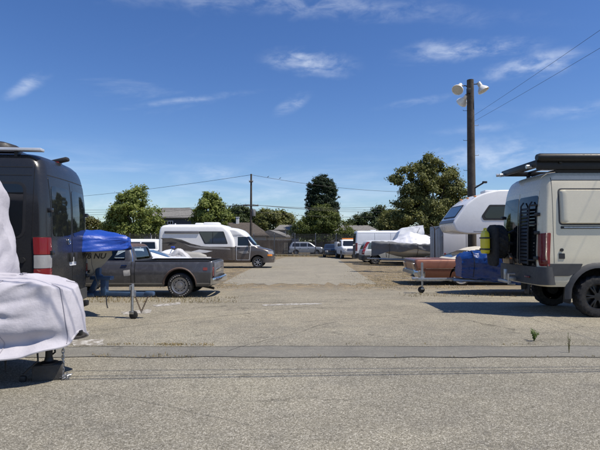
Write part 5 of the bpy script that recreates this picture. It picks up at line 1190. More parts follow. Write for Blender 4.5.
# ---------------------------------------------------------------- white utility truck facing the camera
def utility_truck():
    D = 46.5; t = thing('utility_truck', 'white utility pickup truck with amber light bar facing the lot', 'truck', (at(345.5, D) + .25, D + 5.2, gz(D + 2.6)), R(-90 + 5))
    L = Body([(.42, .1, 5.1, .90, .1, .2), (.52, .0, 5.2, .97, .1, .25), (.9, 0, 5.2, .99, .1, .25), (1.08, .02, 5.12, .98, .1, .3), (1.18, .05, 4.9, .93, .1, .3), (1.21, .2, 4.6, .8, .1, .3)])
    link('body', shell(L, [(1.1, .4, .48), (4.25, .4, .48)], [VANWHITE, UNDER], 18), t); wheels(t, (1.1, 4.25), .86, .395, .25, 'alloy')
    G = Body([(1.18, 1.9, 3.95, .88, .1, .25), (1.4, 1.95, 3.7, .84, .1, .2), (1.80, 2.0, 3.25, .76, .1, .2), (1.9, 2.1, 3.1, .66, .15, .2), (1.92, 2.3, 2.9, .45, .15, .2)]); G.mesh_into(MB(), 12).build('cab', VANWHITE, t, 35)
    W = G.wrap('front'); plate('windshield', rpoly([(-.86, 1.25), (.86, 1.25), (.70, 1.78), (-.70, 1.78)], .06), W, DARKGLASS, t, .006, .012); F = L.wrap('front')
    g = plate('grille', rpoly(rect(-.55, .55, .80, 1.06), .05), F, mat('grille_grey', (.10, .10, .105), .4, .4), t, .02, .03)
    for z in (.86, .93, 1.0): MB().tube([F(a, z, .03) for a in np.linspace(-.5, .5, 7)], .014, 6).build('grille_bar', CHROME, g)
    for sg in (1, -1):
        patch(MB(), [(sg * a, z) for a, z in rpoly(rect(.60, 1.02, .84, 1.06), .03)], F, .02, .03).build('headlamp', CLEARLENS, t)
        plate('side_window', rpoly([(2.05, 1.26), (2.95, 1.26), (2.95, 1.75), (2.1, 1.75)], .04), G.side(sg), DARKGLASS, t, .006, .012); plate('side_window', rpoly([(3.02, 1.26), (3.6, 1.26), (3.2, 1.7), (3.02, 1.74)], .04), G.side(sg), DARKGLASS, t, .006, .012)
        m_ = MB().box((3.55, sg * 1.10, 1.36), (.10, .2, .30), .03); m_.tube([(3.6, sg * .9, 1.3), (3.55, sg * 1.05, 1.32)], .02, 6); m_.build('side_mirror', BLACKPL, t)
        MB().box((1.0, sg * .88, 1.42), (1.9, .22, .5), .02).build('tool_box', VANWHITE, t)
    bb = MB(); pts = [F(a, .6, .08) for a in np.linspace(-1.15, 1.15, 31)]; bb.loft([[(p[0], p[1], .45), (p[0] + .03, p[1], .60), (p[0], p[1], .76), (p[0] - .1, p[1] * .95, .74), (p[0] - .1, p[1] * .95, .45)] for p in pts], True, True); bb.build('front_bumper', mat('grey_bumper', (.25, .25, .26), .4, .4), t)
    MB().box((5.26, 0, .60), (.02, .32, .16), .004).build('license_plate', mat('plate_white', (.6, .62, .66), .4), t)
    lb = MB().box((2.6, 0, 1.99), (.28, 1.25, .12), .03).build('light_bar', AMBER, t); MB().box((2.6, 0, 1.935), (.2, 1.3, .03), .005).build('light_bar_base', BLACKPL, lb)
    rk = MB()
    for x in (.1, 1.85):
        for sg in (1, -1): rk.tube([(x, sg * .92, 1.1), (x, sg * .92, 2.05)], .03, 6)
        rk.tube([(x, -.92, 2.05), (x, .92, 2.05)], .03, 6)
    rk.build('ladder_rack', BLACKMETAL, t)
    MB().box((2.6, 0, .48), (4.6, .9, .14), .02).build('chassis', UNDER, t)
utility_truck()
car('sedan', 'dark parked car beside the white utility truck near the fence', 'car', (at(332, 52), 55.6, gz(53)), R(-90), mat('black_paint', (.02, .022, .025), .25, .3, coat=.5), 4.6, .9,
    [(.26, .08, 4.5, .84, .2, .3), (.38, 0, 4.6, .89, .2, .35), (.75, 0, 4.6, .91, .2, .35), (.92, .03, 4.4, .89, .2, .35), (.98, .1, 4.2, .84, .2, .35)],
    [(.96, .2, 3.5, .84, .2, .3), (1.2, .5, 3.0, .78, .2, .3), (1.42, .9, 2.5, .68, .2, .3), (1.46, 1.2, 2.3, .5, .2, .2)],
    [[(.7, 1.0), (1.7, 1.0), (1.7, 1.36), (1.0, 1.36)], [(1.8, 1.0), (2.9, 1.0), (2.5, 1.36), (1.8, 1.36)]], .85, 3.6, .32, 'alloy', None, [(-.6, 1.0), (.6, 1.0), (.5, 1.36), (-.5, 1.36)], [(-.66, 1.0), (.66, 1.0), (.56, 1.37), (-.56, 1.37)],
    [(.5, .8, .6, .85, 'rear', REDLENS, 'tail_lamp')], [(.5, .82, .6, .78, 'front', CLEARLENS, 'headlamp')], None, None, [(1.4, 2.5)])

# ================================================================== BOATS, TRAILERS, CAMPERS
def fold(p, k=1.0, seed=0.0):
    """cloth wrinkles: sharp-crested, at several sizes"""
    a = mnoise.noise((p[0] * 2.1 * k + seed, p[1] * 2.1 * k, p[2] * 2.1 * k)); b = mnoise.noise((p[0] * 5 * k, p[1] * 5 * k + seed, p[2] * 3 * k)); c = mnoise.noise((p[0] * 11 * k, p[1] * 11 * k, p[2] * 8 * k + seed))
    return .6 * a + .5 * (.5 - abs(b)) + .25 * (.5 - abs(c))
def cloth_mat(name, col, rough=.7, sheen=.0, trans=0.0, var=.05, bump=.35, bscale=9):
    if name in MATS: return MATS[name]
    m = mat(name, col, rough, var=var, scale=2.0, bump=bump, bscale=bscale, dirt=tuple(q * .72 for q in col), dirt_amt=.35); return m
SILVER = cloth_mat('silver_cover_cloth', (.445, .432, .475), .8, bump=.25, bscale=26)
BLUET = cloth_mat('blue_tarpaulin', (.012, .060, .36), .42, bump=.5, bscale=7)
BLUED = cloth_mat('dark_blue_tarpaulin', (.009, .042, .19), .28, bump=.9, bscale=6)
WHITET = cloth_mat('white_shrink_wrap', (.70, .71, .74), .5, bump=.5, bscale=5)
GREYT = cloth_mat('grey_boat_cover', (.125, .13, .135), .8)

def displaced(rings, amp, k, seed, keep=None):
    """push a grid of points along its own normals by the wrinkle field"""
    Rg = [[Vector(p) for p in r] for r in rings]; n, m = len(Rg), len(Rg[0]); out = []
    for i in range(n):
        row = []
        for j in range(m):
            a = Rg[min(i + 1, n - 1)][j] - Rg[max(i - 1, 0)][j]; b = Rg[i][min(j + 1, m - 1)] - Rg[i][max(j - 1, 0)]
            nn = a.cross(b); nn = nn.normalized() if nn.length > 1e-9 else Vector((0, 0, 1)); p = Rg[i][j]
            w = amp * fold(p, k, seed) * (keep(i / (n - 1), j / (m - 1)) if keep else 1); row.append(p + nn * w)
        out.append(row)
    return out

def smooth_grid(g, it):
    for _ in range(it):
        n, m = len(g), len(g[0]); g = [[(g[i][j] * 4 + g[max(i - 1, 0)][j] + g[min(i + 1, n - 1)][j] + g[i][max(j - 1, 0)] + g[i][min(j + 1, m - 1)]) / 8 for j in range(m)] for i in range(n)]
    return g
# covered trailer at the front left
def covered_trailer():
    ox, oy = -2.85, 5.5; t = thing('covered_trailer', 'trailer wrapped in a pale silver grey cloth cover', 'trailer', (ox, oy, 0))
    cv = MB()
    # the wall of the trailer under the cover
    rings = []
    for z in np.linspace(.30, 2.62, 64):
        if z < 1.25: xf = -3.60 + .05 * (z - .3)
        else: xf = -3.55 - .30 * ((z - 1.25) / 1.2) ** 1.25
        top = max(0, (z - 2.35) / .27); w = .92 - .25 * top ** 2; xf -= .45 * top ** 2; rc = .34 + .1 * top; ring = []
        for y in np.linspace(-1, 1, 90):
            yy = y * 2.2
            if abs(yy) < 1.0: X, Y = xf - .05 * yy * yy, (w - rc) * yy
            elif abs(yy) < 1.55:
                a = (abs(yy) - 1.0) / .55 * math.pi / 2; X = xf - .05 - rc + rc * math.cos(a); Y = math.copysign(w - rc + rc * math.sin(a), yy)
            else: X = xf - .05 - rc - (abs(yy) - 1.55) * 3.4; Y = math.copysign(w, yy)
            ring.append((X - ox, Y, z))
        rings.append(ring)
    dw = displaced(rings, .08, .9, 3.0)
    for i, r_ in enumerate(dw):
        for j, p in enumerate(r_): p.x += .05 * (1 - abs(math.sin(j * .16 + i * .09 + 1.5 * mnoise.noise((j * .05, i * .05, 0))))) ** 2
    cv.loft(dw, False, False)
    mid = [(p[0], p[1], p[2]) for p in rings[-1]]; cv.add(mid + [(-5.5 - ox, 0, 2.70)], [(i, i + 1, len(mid)) for i in range(len(mid) - 1)])
    # the draped hood over the tongue
    rings = []; NV = 110
    for iu in range(58):
        u = iu / 57           # 0 hem .. 1 crown
        ring = []
        for j in range(NV):
            s_ = -1 + 2 * j / (NV - 1)      # -1 near side back .. 0 nose .. +1 far side back
            q = abs(s_); sg = math.copysign(1, s_)
            if q < .14: x, y = -2.50, sg * q / .14 * .18
            elif q < .24:
                a = (q - .14) / .10; x = -2.50 - .10 * a * a; y = sg * (.18 + .12 * a)
            else:
                a = (q - .24) / .76; x = -2.60 - 1.35 * a; y = sg * (.30 + .58 * a ** .85)
            hem = .52 - .20 * min(1, q / .42) + (.10 * max(0, (q - .45) / .55)); topz = 1.02 + .11 * min(1, q / .35)
            if u < .62:
                v = u / .62; z = hem + (topz - .05 - hem) * v; ins = .10 * v ** 1.6; fl = .05 * max(0, 1 - v / .09) ** 1.5 - .13 * math.exp(-((v - .17) / .11) ** 2) * min(1, max(0, (q - .12) * 4)) - .05 * math.exp(-((v - .52 - .25 * (q - .4)) / .035) ** 2) * max(0, min(1, (q - .36) * 7)) - .035 * math.exp(-((v - .82 + .4 * (q - .3)) / .04) ** 2) * max(0, min(1, (q - .28) * 6))
                x -= ins * (1 if q < .24 else .5); y *= 1 - ins * .9; y += sg * fl * min(1, q * 3)
            else:
                v = (u - .62) / .38; a = v * math.pi / 2; x0 = x - .10 * (1 if q < .24 else .5); y0 = y * (1 - .09)
                cx, cy = -3.35 + .3 * (1 - q), 0.0; k = 1 - .985 * (1 - math.cos(a)) ** .75
                x = cx + (x0 - cx) * k if q < .5 else x0 + (cx - x0) * (1 - k) * .5; y = y0 * k; z = topz - .05 + .09 * math.sin(a) ** .8
            ring.append((x - ox, y, z))
        rings.append(ring)
    dr = displaced(rings, .045, .8, 11.0, lambda i, j: 1 - .5 * max(0, 1 - abs(j - .5) / .08))
    dr = smooth_grid(dr, 2)
    # long tension folds that run from the crown corner to the hem
    for iu, r in enumerate(dr):
        u = iu / 57
        for j, p in enumerate(r):
            s_ = -1 + 2 * j / (NV - 1); ph = (s_ * 9 + u * 5.2 + 1.2 * mnoise.noise((s_ * 3, u * 2, 1)))
            q = abs(s_); th = math.atan2((u - .80) * 1.1, q - .17); ds = math.hypot((u - .80) * 1.1, q - .17); ff = math.sin(th * 9 + 2.2 * mnoise.noise((s_ * 2.5, u * 2.5, 4)))
            ff = (1 - abs(ff)) ** 1.6 - .35; amp = .055 * min(1, ds * 5) * math.exp(-ds * 1.1) * (1 - max(0, (u - .7) / .3))
            sag = (1 - abs(math.sin(u * 7.5 - q * 5 + 1.3 * mnoise.noise((q * 3, u, 8))))) ** 3 * .05 * max(0, min(1, (q - .42) * 4)) * (1 - max(0, (u - .75) / .25)); p.y += (ff * amp + sag) * (-1 if s_ < 0 else 1); p.z += .012 * math.sin(s_ * 14 + 1) * (1 - u)
    dr = smooth_grid(dr, 1); cv.loft(dr, False, False)
    co_ = cv.build('cover', SILVER, t, 80)
    sm = co_.modifiers.new('cloth thickness', 'SOLIDIFY'); sm.thickness = .006
    hem = MB(); hem.tube([p + Vector((0, 0, -.004)) for p in dr[0]], .013, 6); hem.build('hem', mat('hem_dark', (.42, .41, .44), .8), co_)
    for js in (int(.5 * NV - .20 * .5 * NV), int(.5 * NV + .20 * .5 * NV), int(.5 * NV - .52 * .5 * NV)): MB().tube([r_[js] + Vector((.003, -.004 if js < NV / 2 else .004, .003)) for r_ in dr[1:44]], .0045, 5).build('seam', mat('seam_thread', (.30, .29, .33), .9), co_)
    # tongue, jack, block, chain
    fr = MB(); fr.box((-2.74 - ox, 0, .50), (.52, .06, .06), .01)
    for sg in (1, -1): fr.tube([(-2.75 - ox, sg * .05, .50), (-3.9 - ox, sg * .75, .50)], .05, 6)
    fr.box((-6.5 - ox, 0, .45), (5.2, 1.5, .12), .01); fr.build('frame', BLACKMETAL, t)
    B_ = gpt(51, 371); bx, by = at(51, 5.45) - ox, -.05
    jk = MB(); jk.tube([(bx, by, .19), (bx, by, .62)], .038, 14); jk.lathe([(.10, .17), (.10, .185), (.05, .20), (.04, .24)], (bx, by, 0), 'z', 18); jk.build('tongue_jack', BLACKMETAL, t)
    ch = MB(); cx, cy = at(65, 5.48) - ox, -.02; n = 15
    for k in range(n):
        z = .50 - k * .034
        if z < .03: break
        M = Matrix.Rotation(R(90 * (k % 2) + 20), 3, 'Z'); pts = [Vector((cx, cy, z)) + M @ Vector((.014 * math.cos(a), 0, .027 * math.sin(a))) for a in np.linspace(0, math.tau, 11)]; ch.tube(pts, .0052, 5, False)
    for k in range(26):
        a = random.random() * 6.3; rr = random.random() * .09; M = Matrix.Rotation(random.random() * 3, 3, 'Z') @ Matrix.Rotation(R(random.uniform(50, 90)), 3, 'X'); c = Vector((cx + .01 + math.cos(a) * rr * 1.2, cy - .03 + math.sin(a) * rr, .010 + random.random() * .022))
        ch.tube([c + M @ Vector((.014 * math.cos(q), 0, .027 * math.sin(q))) for q in np.linspace(0, math.tau, 9)], .0052, 5, False)
    ch.build('safety_chain', STEEL, t)
    wr = MB()
    for (xa, ya, za), (xb, yb, zb), d in (((-2.95, -.1, .52), (-3.0, -.25, .10), .1), ((-3.05, -.2, .5), (-3.16, -.3, .14), -.08), ((-2.8, -.02, .5), (-2.86, -.02, .22), .06)):
        a, b = Vector((xa - ox, ya, za)), Vector((xb - ox, yb, zb)); m_ = a.lerp(b, .55) + Vector((d, 0, -.06)); wr.tube([a, a.lerp(m_, .5), m_, b], .011, 6)
    wr.build('wiring', BLACKPL, t)
    for sg in (1, -1): wheel(t, -6.3 - ox, sg * .82, .34, .2, 'steel', sg)
    # stabiliser leg in the shade
    st = MB(); st.tube([(-3.42 - ox, -.30, .02), (-3.40 - ox, -.30, .45)], .02, 8); st.box((-3.42 - ox, -.30, .012), (.12, .12, .02), .004); st.build('stabilizer', STEEL, t)
    # block under the jack
    b = MB(); b.box((0, 0, .085), (.30, .20, .17), .012); o = b.build('support_block', mat('weathered_timber', (.06, .055, .048), .95, var=.35, bump=.6, bscale=30)); o.location = (ox + bx, oy + by, 0); o.rotation_euler = (0, 0, R(18))
    tag(o, 'dark weathered timber block under the tongue jack of the covered trailer', 'block')
    p = gpt(23, 382); o = MB().box((0, 0, .035), (.07, .05, .07), .018).build('wheel_plug', BLACKPL); o.location = p; tag(o, 'small black connector plug lying on asphalt under the covered trailer', 'plug')
covered_trailer()

# ---------------------------------------------------------------- hulls (local x: stern 0 -> bow L)
def hull_rings(L, B, keel, sheer, bow_rise=.25, n=30, rake=.12, kst=.55, bp=2.4):
    rings = []
    for i in range(n):
        t = i / (n - 1); b = B * (1 - max(0, (t - .40) / .60) ** bp) * .5 + .02; kz = keel + (sheer - keel) * max(0, (t - kst) / (1 - kst)) ** 2.2 * .86; sz = sheer + bow_rise * t ** 2; ch = kz + (sz - kz) * (.32 + .15 * t)
        x = t * L; half = []
        for q in np.linspace(0, 1, 5): half.append((x - .0, b * .82 * q, kz + (ch - kz) * q))
        for q in np.linspace(0, 1, 6)[1:]: half.append((x + rake * q * t * t, b * (.82 + .18 * q), ch + (sz - ch) * q))
        rings.append([(p[0], -p[1], p[2]) for p in half[::-1]] + half[1:])
    return rings
def boat_trailer(t, L, keel, m, w=.75, wheel_r=.30, tongue=1.1, jack=True, jack_dx=.35, post=True, jack_top=.42, jw=.10, jack_m=None, wheel_x=1.6):
    fr = MB()
    for sg in (1, -1):
        fr.tube([(.1, sg * w, keel - .12), (L * .62, sg * w, keel - .12), (L + .1, sg * .09, keel - .10)], .04, 6)
    for x in (.3, wheel_x, L * .6): fr.tube([(x, -w, keel - .12), (x, w, keel - .12)], .035, 6)
    fr.build('frame', m, t)
    tg = MB(); tg.box((L + tongue / 2 - .15, 0, keel - .08), (tongue + .5, .085, .085), .006); tg.box((L + tongue + .12, 0, keel - .06), (.20, .11, .09), .03); tg.build('tongue', m, t)
    bk = MB(); [bk.box((L * .32, sg * w * .62, keel + .03), (L * .55, .09, .06), .01) for sg in (1, -1)]; bk.build('bunk', mat('bunk_carpet', (.03, .03, .03), .95), t)
    for sg in (1, -1):
        wheel(t, wheel_x, sg * (w + .18), wheel_r, .17, 'steel', sg)
        fd = MB(); fd.loft([[(wheel_x - math.cos(a) * (wheel_r + .07), sg * (w + .07), wheel_r + math.sin(a) * (wheel_r + .07)), (wheel_x - math.cos(a) * (wheel_r + .07), sg * (w + .30), wheel_r + math.sin(a) * (wheel_r + .07)), (wheel_x - math.cos(a) * (wheel_r + .09), sg * (w + .30), wheel_r + math.sin(a) * (wheel_r + .09)), (wheel_x - math.cos(a) * (wheel_r + .09), sg * (w + .07), wheel_r + math.sin(a) * (wheel_r + .09))] for a in np.linspace(.1, math.pi - .1, 13)], True, True); fd.build('mudguard', m, t)
    if jack:
        jx = L + tongue - jack_dx; j = MB(); jm = jack_m or STEEL; j.tube([(jx, -.10, .13), (jx, -.10, keel + jack_top)], .028, 10); j.tube([(jx, -.10, keel - .1), (jx, -.10, keel + jack_top - .02)], .036, 10); j.box((jx, -.07, keel - .06), (.1, .06, .12), .006); j.tube([(jx, -.10, keel + jack_top - .05), (jx + .0, -.2, keel + jack_top - .03), (jx, -.2, keel + jack_top - .12)], .012, 6)
        jo = j.build('jack', jm, t); k = MB(); k.box((jx, -.10, .13), (.10, .07, .06), .01); k.build('caster_fork', jm, jo)
        MB().lathe([(.03, -.028), (jw * .85, -.026), (jw, -.018), (jw, .018), (jw * .85, .026), (.03, .028)], (jx + .03, -.10, jw - .002), 'y', 20).build('caster_wheel', RUBBER, jo)

def blue_boat():
    Pn = gpt(152, 318); ang = R(-10)
    tip = Vector((at(156, 9.75), 9.62, 0)); L, tongue = 5.2, 1.15; d = Vector((math.cos(ang), math.sin(ang), 0)); o = tip - d * (L + tongue + .2)
    t = thing('boat_trailer', 'blue steel boat trailer behind the dark grey van', 'boat trailer', (o.x, o.y, gz(o.y)), ang); BL = mat('blue_trailer_paint', (.040, .085, .16), .5, .1, var=.2, dirt=(.12, .09, .07), dirt_amt=.4)
    keel = .56; boat_trailer(t, L, keel, BL, .72, .30, tongue, True, .20, wheel_x=2.0, jack_top=.14, jw=.085)
    wp = MB(); wp.box((L + .28, 0, keel + .06), (.12, .12, .34), .008); wp.box((L + .08, 0, keel + .12), (.10, .10, .44), .008, Matrix.Rotation(R(28), 3, 'Y')); wp.box((L + .22, 0, keel + .24), (.46, .14, .07), .008); wp.box((L + .14, 0, keel + .34), (.10, .08, .20), .008); wp.build('winch_stand', BL, t)
    wn = MB(); wn.lathe([(.03, -.10), (.09, -.09), (.09, -.07), (.05, -.06), (.05, .06), (.09, .07), (.09, .09), (.03, .10)], (L - .06, -.02, keel + .44), 'y', 18); wn.tube([(L - .06, -.12, keel + .44), (L + .06, -.18, keel + .36), (L + .06, -.24, keel + .36)], .013, 6); wn.build('winch', mat('rusty_black', (.03, .026, .022), .7, .2, var=.4), t)
    ch = MB()
    for xa, xb in ((-.16, -.03), (.10, -.03)):
        for k in range(15):
            q = k / 14; x = L + tongue + xa + (xb - xa) * q; z = keel - .13 - .29 * q; tw = R(90 * (k % 2) + 25)
            ch.tube([Vector((x, -.05, z)) + Vector((.011 * math.cos(a) * math.cos(tw), .011 * math.cos(a) * math.sin(tw), .017 * math.sin(a))) for a in np.linspace(0, math.tau, 9)], .006, 5, False)
    ch.build('safety_chain', mat('rusty_chain', (.10, .06, .04), .8, .3), t)
    MB().tube([(L + .35, -.05, keel - .1), (L + .37, -.06, keel - .28), (L + .40, -.07, keel - .36)], .012, 6).build('wiring', BLACKPL, t)
    b = thing('boat', 'grey runabout boat under a bright blue tarpaulin', 'boat', (o.x + d.x * .46, o.y + d.y * .46, gz(o.y)), ang)
    HU = mat('grey_hull', (.30, .29, .255), .4, var=.1, dirt=(.16, .15, .12), dirt_amt=.35, coat=.2); rings = hull_rings(L - .02, 2.0, keel, 1.38, .16, 30, .26, .74, 3.2)
    h = MB(); h.loft(rings, False, False); n = len(rings[0]); h.add(rings[0], [tuple(range(n))])
    for i in range(len(rings) - 1): h.add([rings[i][0], rings[i][-1], rings[i + 1][-1], rings[i + 1][0]], [(0, 1, 2, 3)])
    h.build('hull', [HU], b, 50)
    sp = MB()
    for sg in (0, -1): sp.tube([Vector(r[sg]) + Vector((0, 0, -.01)) for r in rings], .028, 6)
    sp.build('rub_rail', BLACKPL, b)
    # dark stripe under the number
    st = MB()
    for i in range(6, 29):
        for a, bq in ((1, 2), (2, 3)): pass
    # tarpaulin
    cv = []; m = 60
    for i in range(70):
        q = i / 69 * (len(rings) - 1); k = min(int(q), len(rings) - 2); f = q - k; A = Vector(rings[k][0]).lerp(Vector(rings[k + 1][0]), f); t_ = i / 69; bw = abs(A.y) + .075; x = A.x + (.10 if i == 69 else 0) * 0; zs = A.z; top = zs + .30 + .12 * math.sin(min(1, t_ * 1.3) * math.pi) - .22 * max(0, (t_ - .72) / .28) ** 2.0; hem = zs - .07 - .10 * (.5 + .5 * math.sin(t_ * 17)) * (1 if t_ > .3 else .6) - .10 * max(0, (t_ - .8) / .2); ring = []
        for j in range(m):
            s_ = -1 + 2 * j / (m - 1); a = abs(s_); sg = math.copysign(1, s_)
            if a > .72: v = (a - .72) / .28; y = bw + .03 * v; z = zs + .02 + (hem - zs - .02) * v
            else: v = a / .72; y = bw * math.sin(v * math.pi / 2) ** .9; z = zs + .02 + (top - zs) * math.cos(v * math.pi / 2) ** .8
            ring.append((x, sg * y, z))
        cv.append(ring)
    tip_ = Vector(rings[-1][0]); tip_.y = 0
    for e, s_ in ((.06, .7), (.10, .25)):
        last = cv[69]; cv.append([(p[0] + e + .03, p[1] * s_, tip_.z - .02 + (p[2] - tip_.z + .02) * (.55 + .45 * s_)) for p in last])
    dr = displaced(cv, .07, 1.7, 5.0)
    for i, r in enumerate(dr):
        t_ = i / 71
        for j, p in enumerate(r):
            s_ = -1 + 2 * j / (m - 1); w1 = t_ * 60 - abs(s_) * 7 + 1.5 * mnoise.noise((t_ * 6, s_ * 2, 0)); pl = (abs(math.sin(w1)) - .5) * .060 * max(0, abs(s_) - .15) * (.35 + 1.2 * t_); p.y += math.copysign(pl, s_) + 0; p.z += .012 * math.sin(t_ * 31) * abs(s_)
    c = MB(); c.loft(dr, False, False); c.add([p for p in dr[-1]], [tuple(range(m))]); tp = c.build('tarpaulin', BLUET, b, 70); sm = tp.modifiers.new('cloth thickness', 'SOLIDIFY'); sm.thickness = .004
    rp = MB()
    for tt in (.80, .93):
        i = int(tt * 69); p = dr[i][0]; MB().tube([p, Vector((p.x + .03, p.y - .01, p.z - .25)), Vector((p.x + .08, p.y * .6, keel - .05))], .006, 5).build('tie_rope', BLACKPL, b)
    # registration number on the near bow
    i = min(range(4, 27), key=lambda q: abs(300 + FPX * (b.location.x + rings[q][2][0] * math.cos(ang) - rings[q][2][1] * math.sin(ang)) / (b.location.y + rings[q][2][0] * math.sin(ang) + rings[q][2][1] * math.cos(ang)) - 118)); P0, P1_ = Vector(rings[i - 2][0]), Vector(rings[i + 2][0]); A_, B_ = Vector(rings[i][0]), Vector(rings[i][4]); yaw = math.atan2(P1_.y - P0.y, P1_.x - P0.x); tl = math.atan2(abs(A_.y) - abs(B_.y), A_.z - B_.z)
    c0 = A_.lerp(B_, .80); nq = (P1_ - P0).cross(A_ - B_).normalized(); nq = nq if nq.y < 0 else -nq; c0 = c0 + nq * .045 + (P1_ - P0).normalized() * .24; text_plate('registration_number', '778 NU', .15, mat('number_black', (.012, .012, .012), .5), b, c0, (R(90) + tl, 0, yaw), .004, .25)
blue_boat()

def dark_blue_load():
    D = 14.35; x0 = at(413, D); t = thing('boat_trailer', 'galvanised boat trailer with its jack down beside the brown car', 'boat trailer', (x0 + 6.1, D + .12, gz(D)), R(180)); L, tg = 4.8, 1.1
    keel = .50; boat_trailer(t, L, keel, STEEL, .70, .29, tg, True, .12, wheel_x=1.7)
    b = thing('boat', 'boat wrapped in glossy dark blue tarpaulin behind the beige van', 'boat', (x0 + 6.1, D + .12, gz(D)), R(180))
    rings = hull_rings(L - .3, 1.9, keel - .02, .92, .05); h = MB(); h.loft(rings, False, False); n = len(rings[0]); h.add(rings[0], [tuple(range(n))])
    for i in range(len(rings) - 1): h.add([rings[i][0], rings[i][-1], rings[i + 1][-1], rings[i + 1][0]], [(0, 1, 2, 3)])
    h.build('hull', mat('old_white_hull', (.5, .5, .48), .4, dirt=(.3, .28, .24)), b, 50)
    cv = []; m = 70
    for i in range(80):
        t_ = i / 79; x = -.1 + t_ * (L + .0); bw = 1.02 * (1 - max(0, (t_ - .5) / .5) ** 2.0 * .72); top = 1.22 - .02 * t_ + .05 * math.sin(t_ * 9) - .12 * max(0, (t_ - .93) / .07) ** 2; hem = .28 + .22 * max(0, (t_ - .55) / .45) ** 1.2; ring = []
        for j in range(m):
            s_ = -1 + 2 * j / (m - 1); a = abs(s_); sg = math.copysign(1, s_)
            if a > .5: v = (a - .5) / .5; y = bw * (1 - .30 * v ** 1.5); z = .95 + (hem - .95) * v
            else: v = a / .5; y = bw * math.sin(v * math.pi / 2); z = .95 + (top - .95) * math.cos(v * math.pi / 2) ** .7
            ring.append((x, sg * y, z))
        cv.append(ring)
    dr = displaced(cv, .10, 3.2, 8.0); c = MB(); c.loft(dr, False, False); c.add(dr[-1], [tuple(range(m))]); c.add(dr[0], [tuple(range(m))]); tp = c.build('tarpaulin', BLUED, b, 60)
    rp = MB()
    for i in (30, 46, 60, 74):
        MB().tube([p * 1.0 + Vector((0, (-.012 if p.y < 0 else .012), .012)) for p in dr[i][2:-2]], .009, 5).build('strap', BLACKPL, b)
dark_blue_load()

def covered_boat():
    D = 31.8; x0 = at(374, D); L, tg = 5.6, 1.0; keel = .55; t = thing('boat_trailer', 'low boat trailer under the boat with white plastic cover', 'boat trailer', (x0 + L + .2, D + 1.05, gz(D + 1)), R(180)); boat_trailer(t, L - .4, keel, STEEL, .8, .30, .7, False, wheel_x=2.2)
    b = thing('boat', 'white and grey motor boat half covered with white plastic', 'boat', (x0 + L + .2, D + 1.05, gz(D + 1)), R(180)); HW = mat('white_grey_hull', (.44, .43, .41), .35, var=.05, coat=.3)
    rings = hull_rings(L, 2.2, keel, 1.38, .12); h = MB(); h.loft(rings, False, False); n = len(rings[0]); h.add(rings[0], [tuple(range(n))])
    for i in range(len(rings) - 1): h.add([rings[i][0], rings[i][-1], rings[i + 1][-1], rings[i + 1][0]], [(0, 1, 2, 3)])
    h.build('hull', HW, b, 50)
    # grey cover wrapped round the bow half, white plastic over the cockpit
    cv = []; m = 40
    for i in range(44):
        t_ = .18 + .82 * i / 43; q = t_ * 29; k = min(int(q), 28); f = q - k; A = Vector(rings[k][0]).lerp(Vector(rings[k + 1][0]), f); bw = abs(A.y) + .04; hem = A.z - .38 - .42 * max(0, (t_ - .62) / .38) - .08 * math.sin(t_ * 21); ring = []
        for j in range(m):
            s_ = -1 + 2 * j / (m - 1); a = abs(s_); sg = math.copysign(1, s_)
            if a > .45: v = (a - .45) / .55; y = bw * (1 - .12 * v * t_); z = A.z + .03 + (hem - A.z) * v
            else: v = a / .45; y = bw * v; z = A.z + .03 + .12 * (1 - v * v)
            ring.append((A.x + .03, sg * y, z))
        cv.append(ring)
    last = cv[-1]; cv.append([(p[0] + .06, p[1] * .3, p[2]) for p in last]); dr = displaced(cv, .11, 1.3, 2.0); c = MB(); c.loft(dr, False, False); c.add(dr[-1], [tuple(range(m))]); c.build('bow_cover', GREYT, b, 60)
    cv = []; m = 44
    for i in range(44):
        t_ = i / 43; x = .7 + t_ * 4.2; bw = .98 * (1 - max(0, (t_ - .5) / .5) ** 2 * .7); top = 1.50 + .80 * (max(0, 1 - (.60 - t_) / .75) if t_ < .6 else max(0, 1 - (t_ - .6) / .36)); ring = []
        for j in range(m):
            s_ = -1 + 2 * j / (m - 1); v = abs(s_); sg = math.copysign(1, s_); ring.append((x, sg * (bw * v ** .8 + .12), 1.36 + (top - 1.36) * (1 - v ** 1.08)))
        cv.append(ring)
    dr = displaced(cv, .10, 1.7, 6.0); c = MB(); c.loft(dr, False, False); c.add(dr[0], [tuple(range(m))]); c.add(dr[-1], [tuple(range(m))]); c.build('plastic_cover', WHITET, b, 60)
    MB().tube([(1.0, -.99, 1.56), (1.55, -.96, 1.88), (1.9, -.55, 2.0)], .035, 6).tube([(1.0, .99, 1.56), (1.55, .96, 1.88), (1.9, .55, 2.0)], .035, 6).build('windscreen_frame', BLACKMETAL, b)
    rp = MB()
    for i in (6, 15, 24):
        A = rings[i][0]
        for sg in (1, -1): MB().tube([(A[0], sg * (A[1] - .09), A[2] + .05), (A[0], sg * (A[1] - .10), A[2] - .35), (A[0], sg * A[1] * .7, keel)], .02, 5).build('strap', BLACKPL, b)
covered_boat()

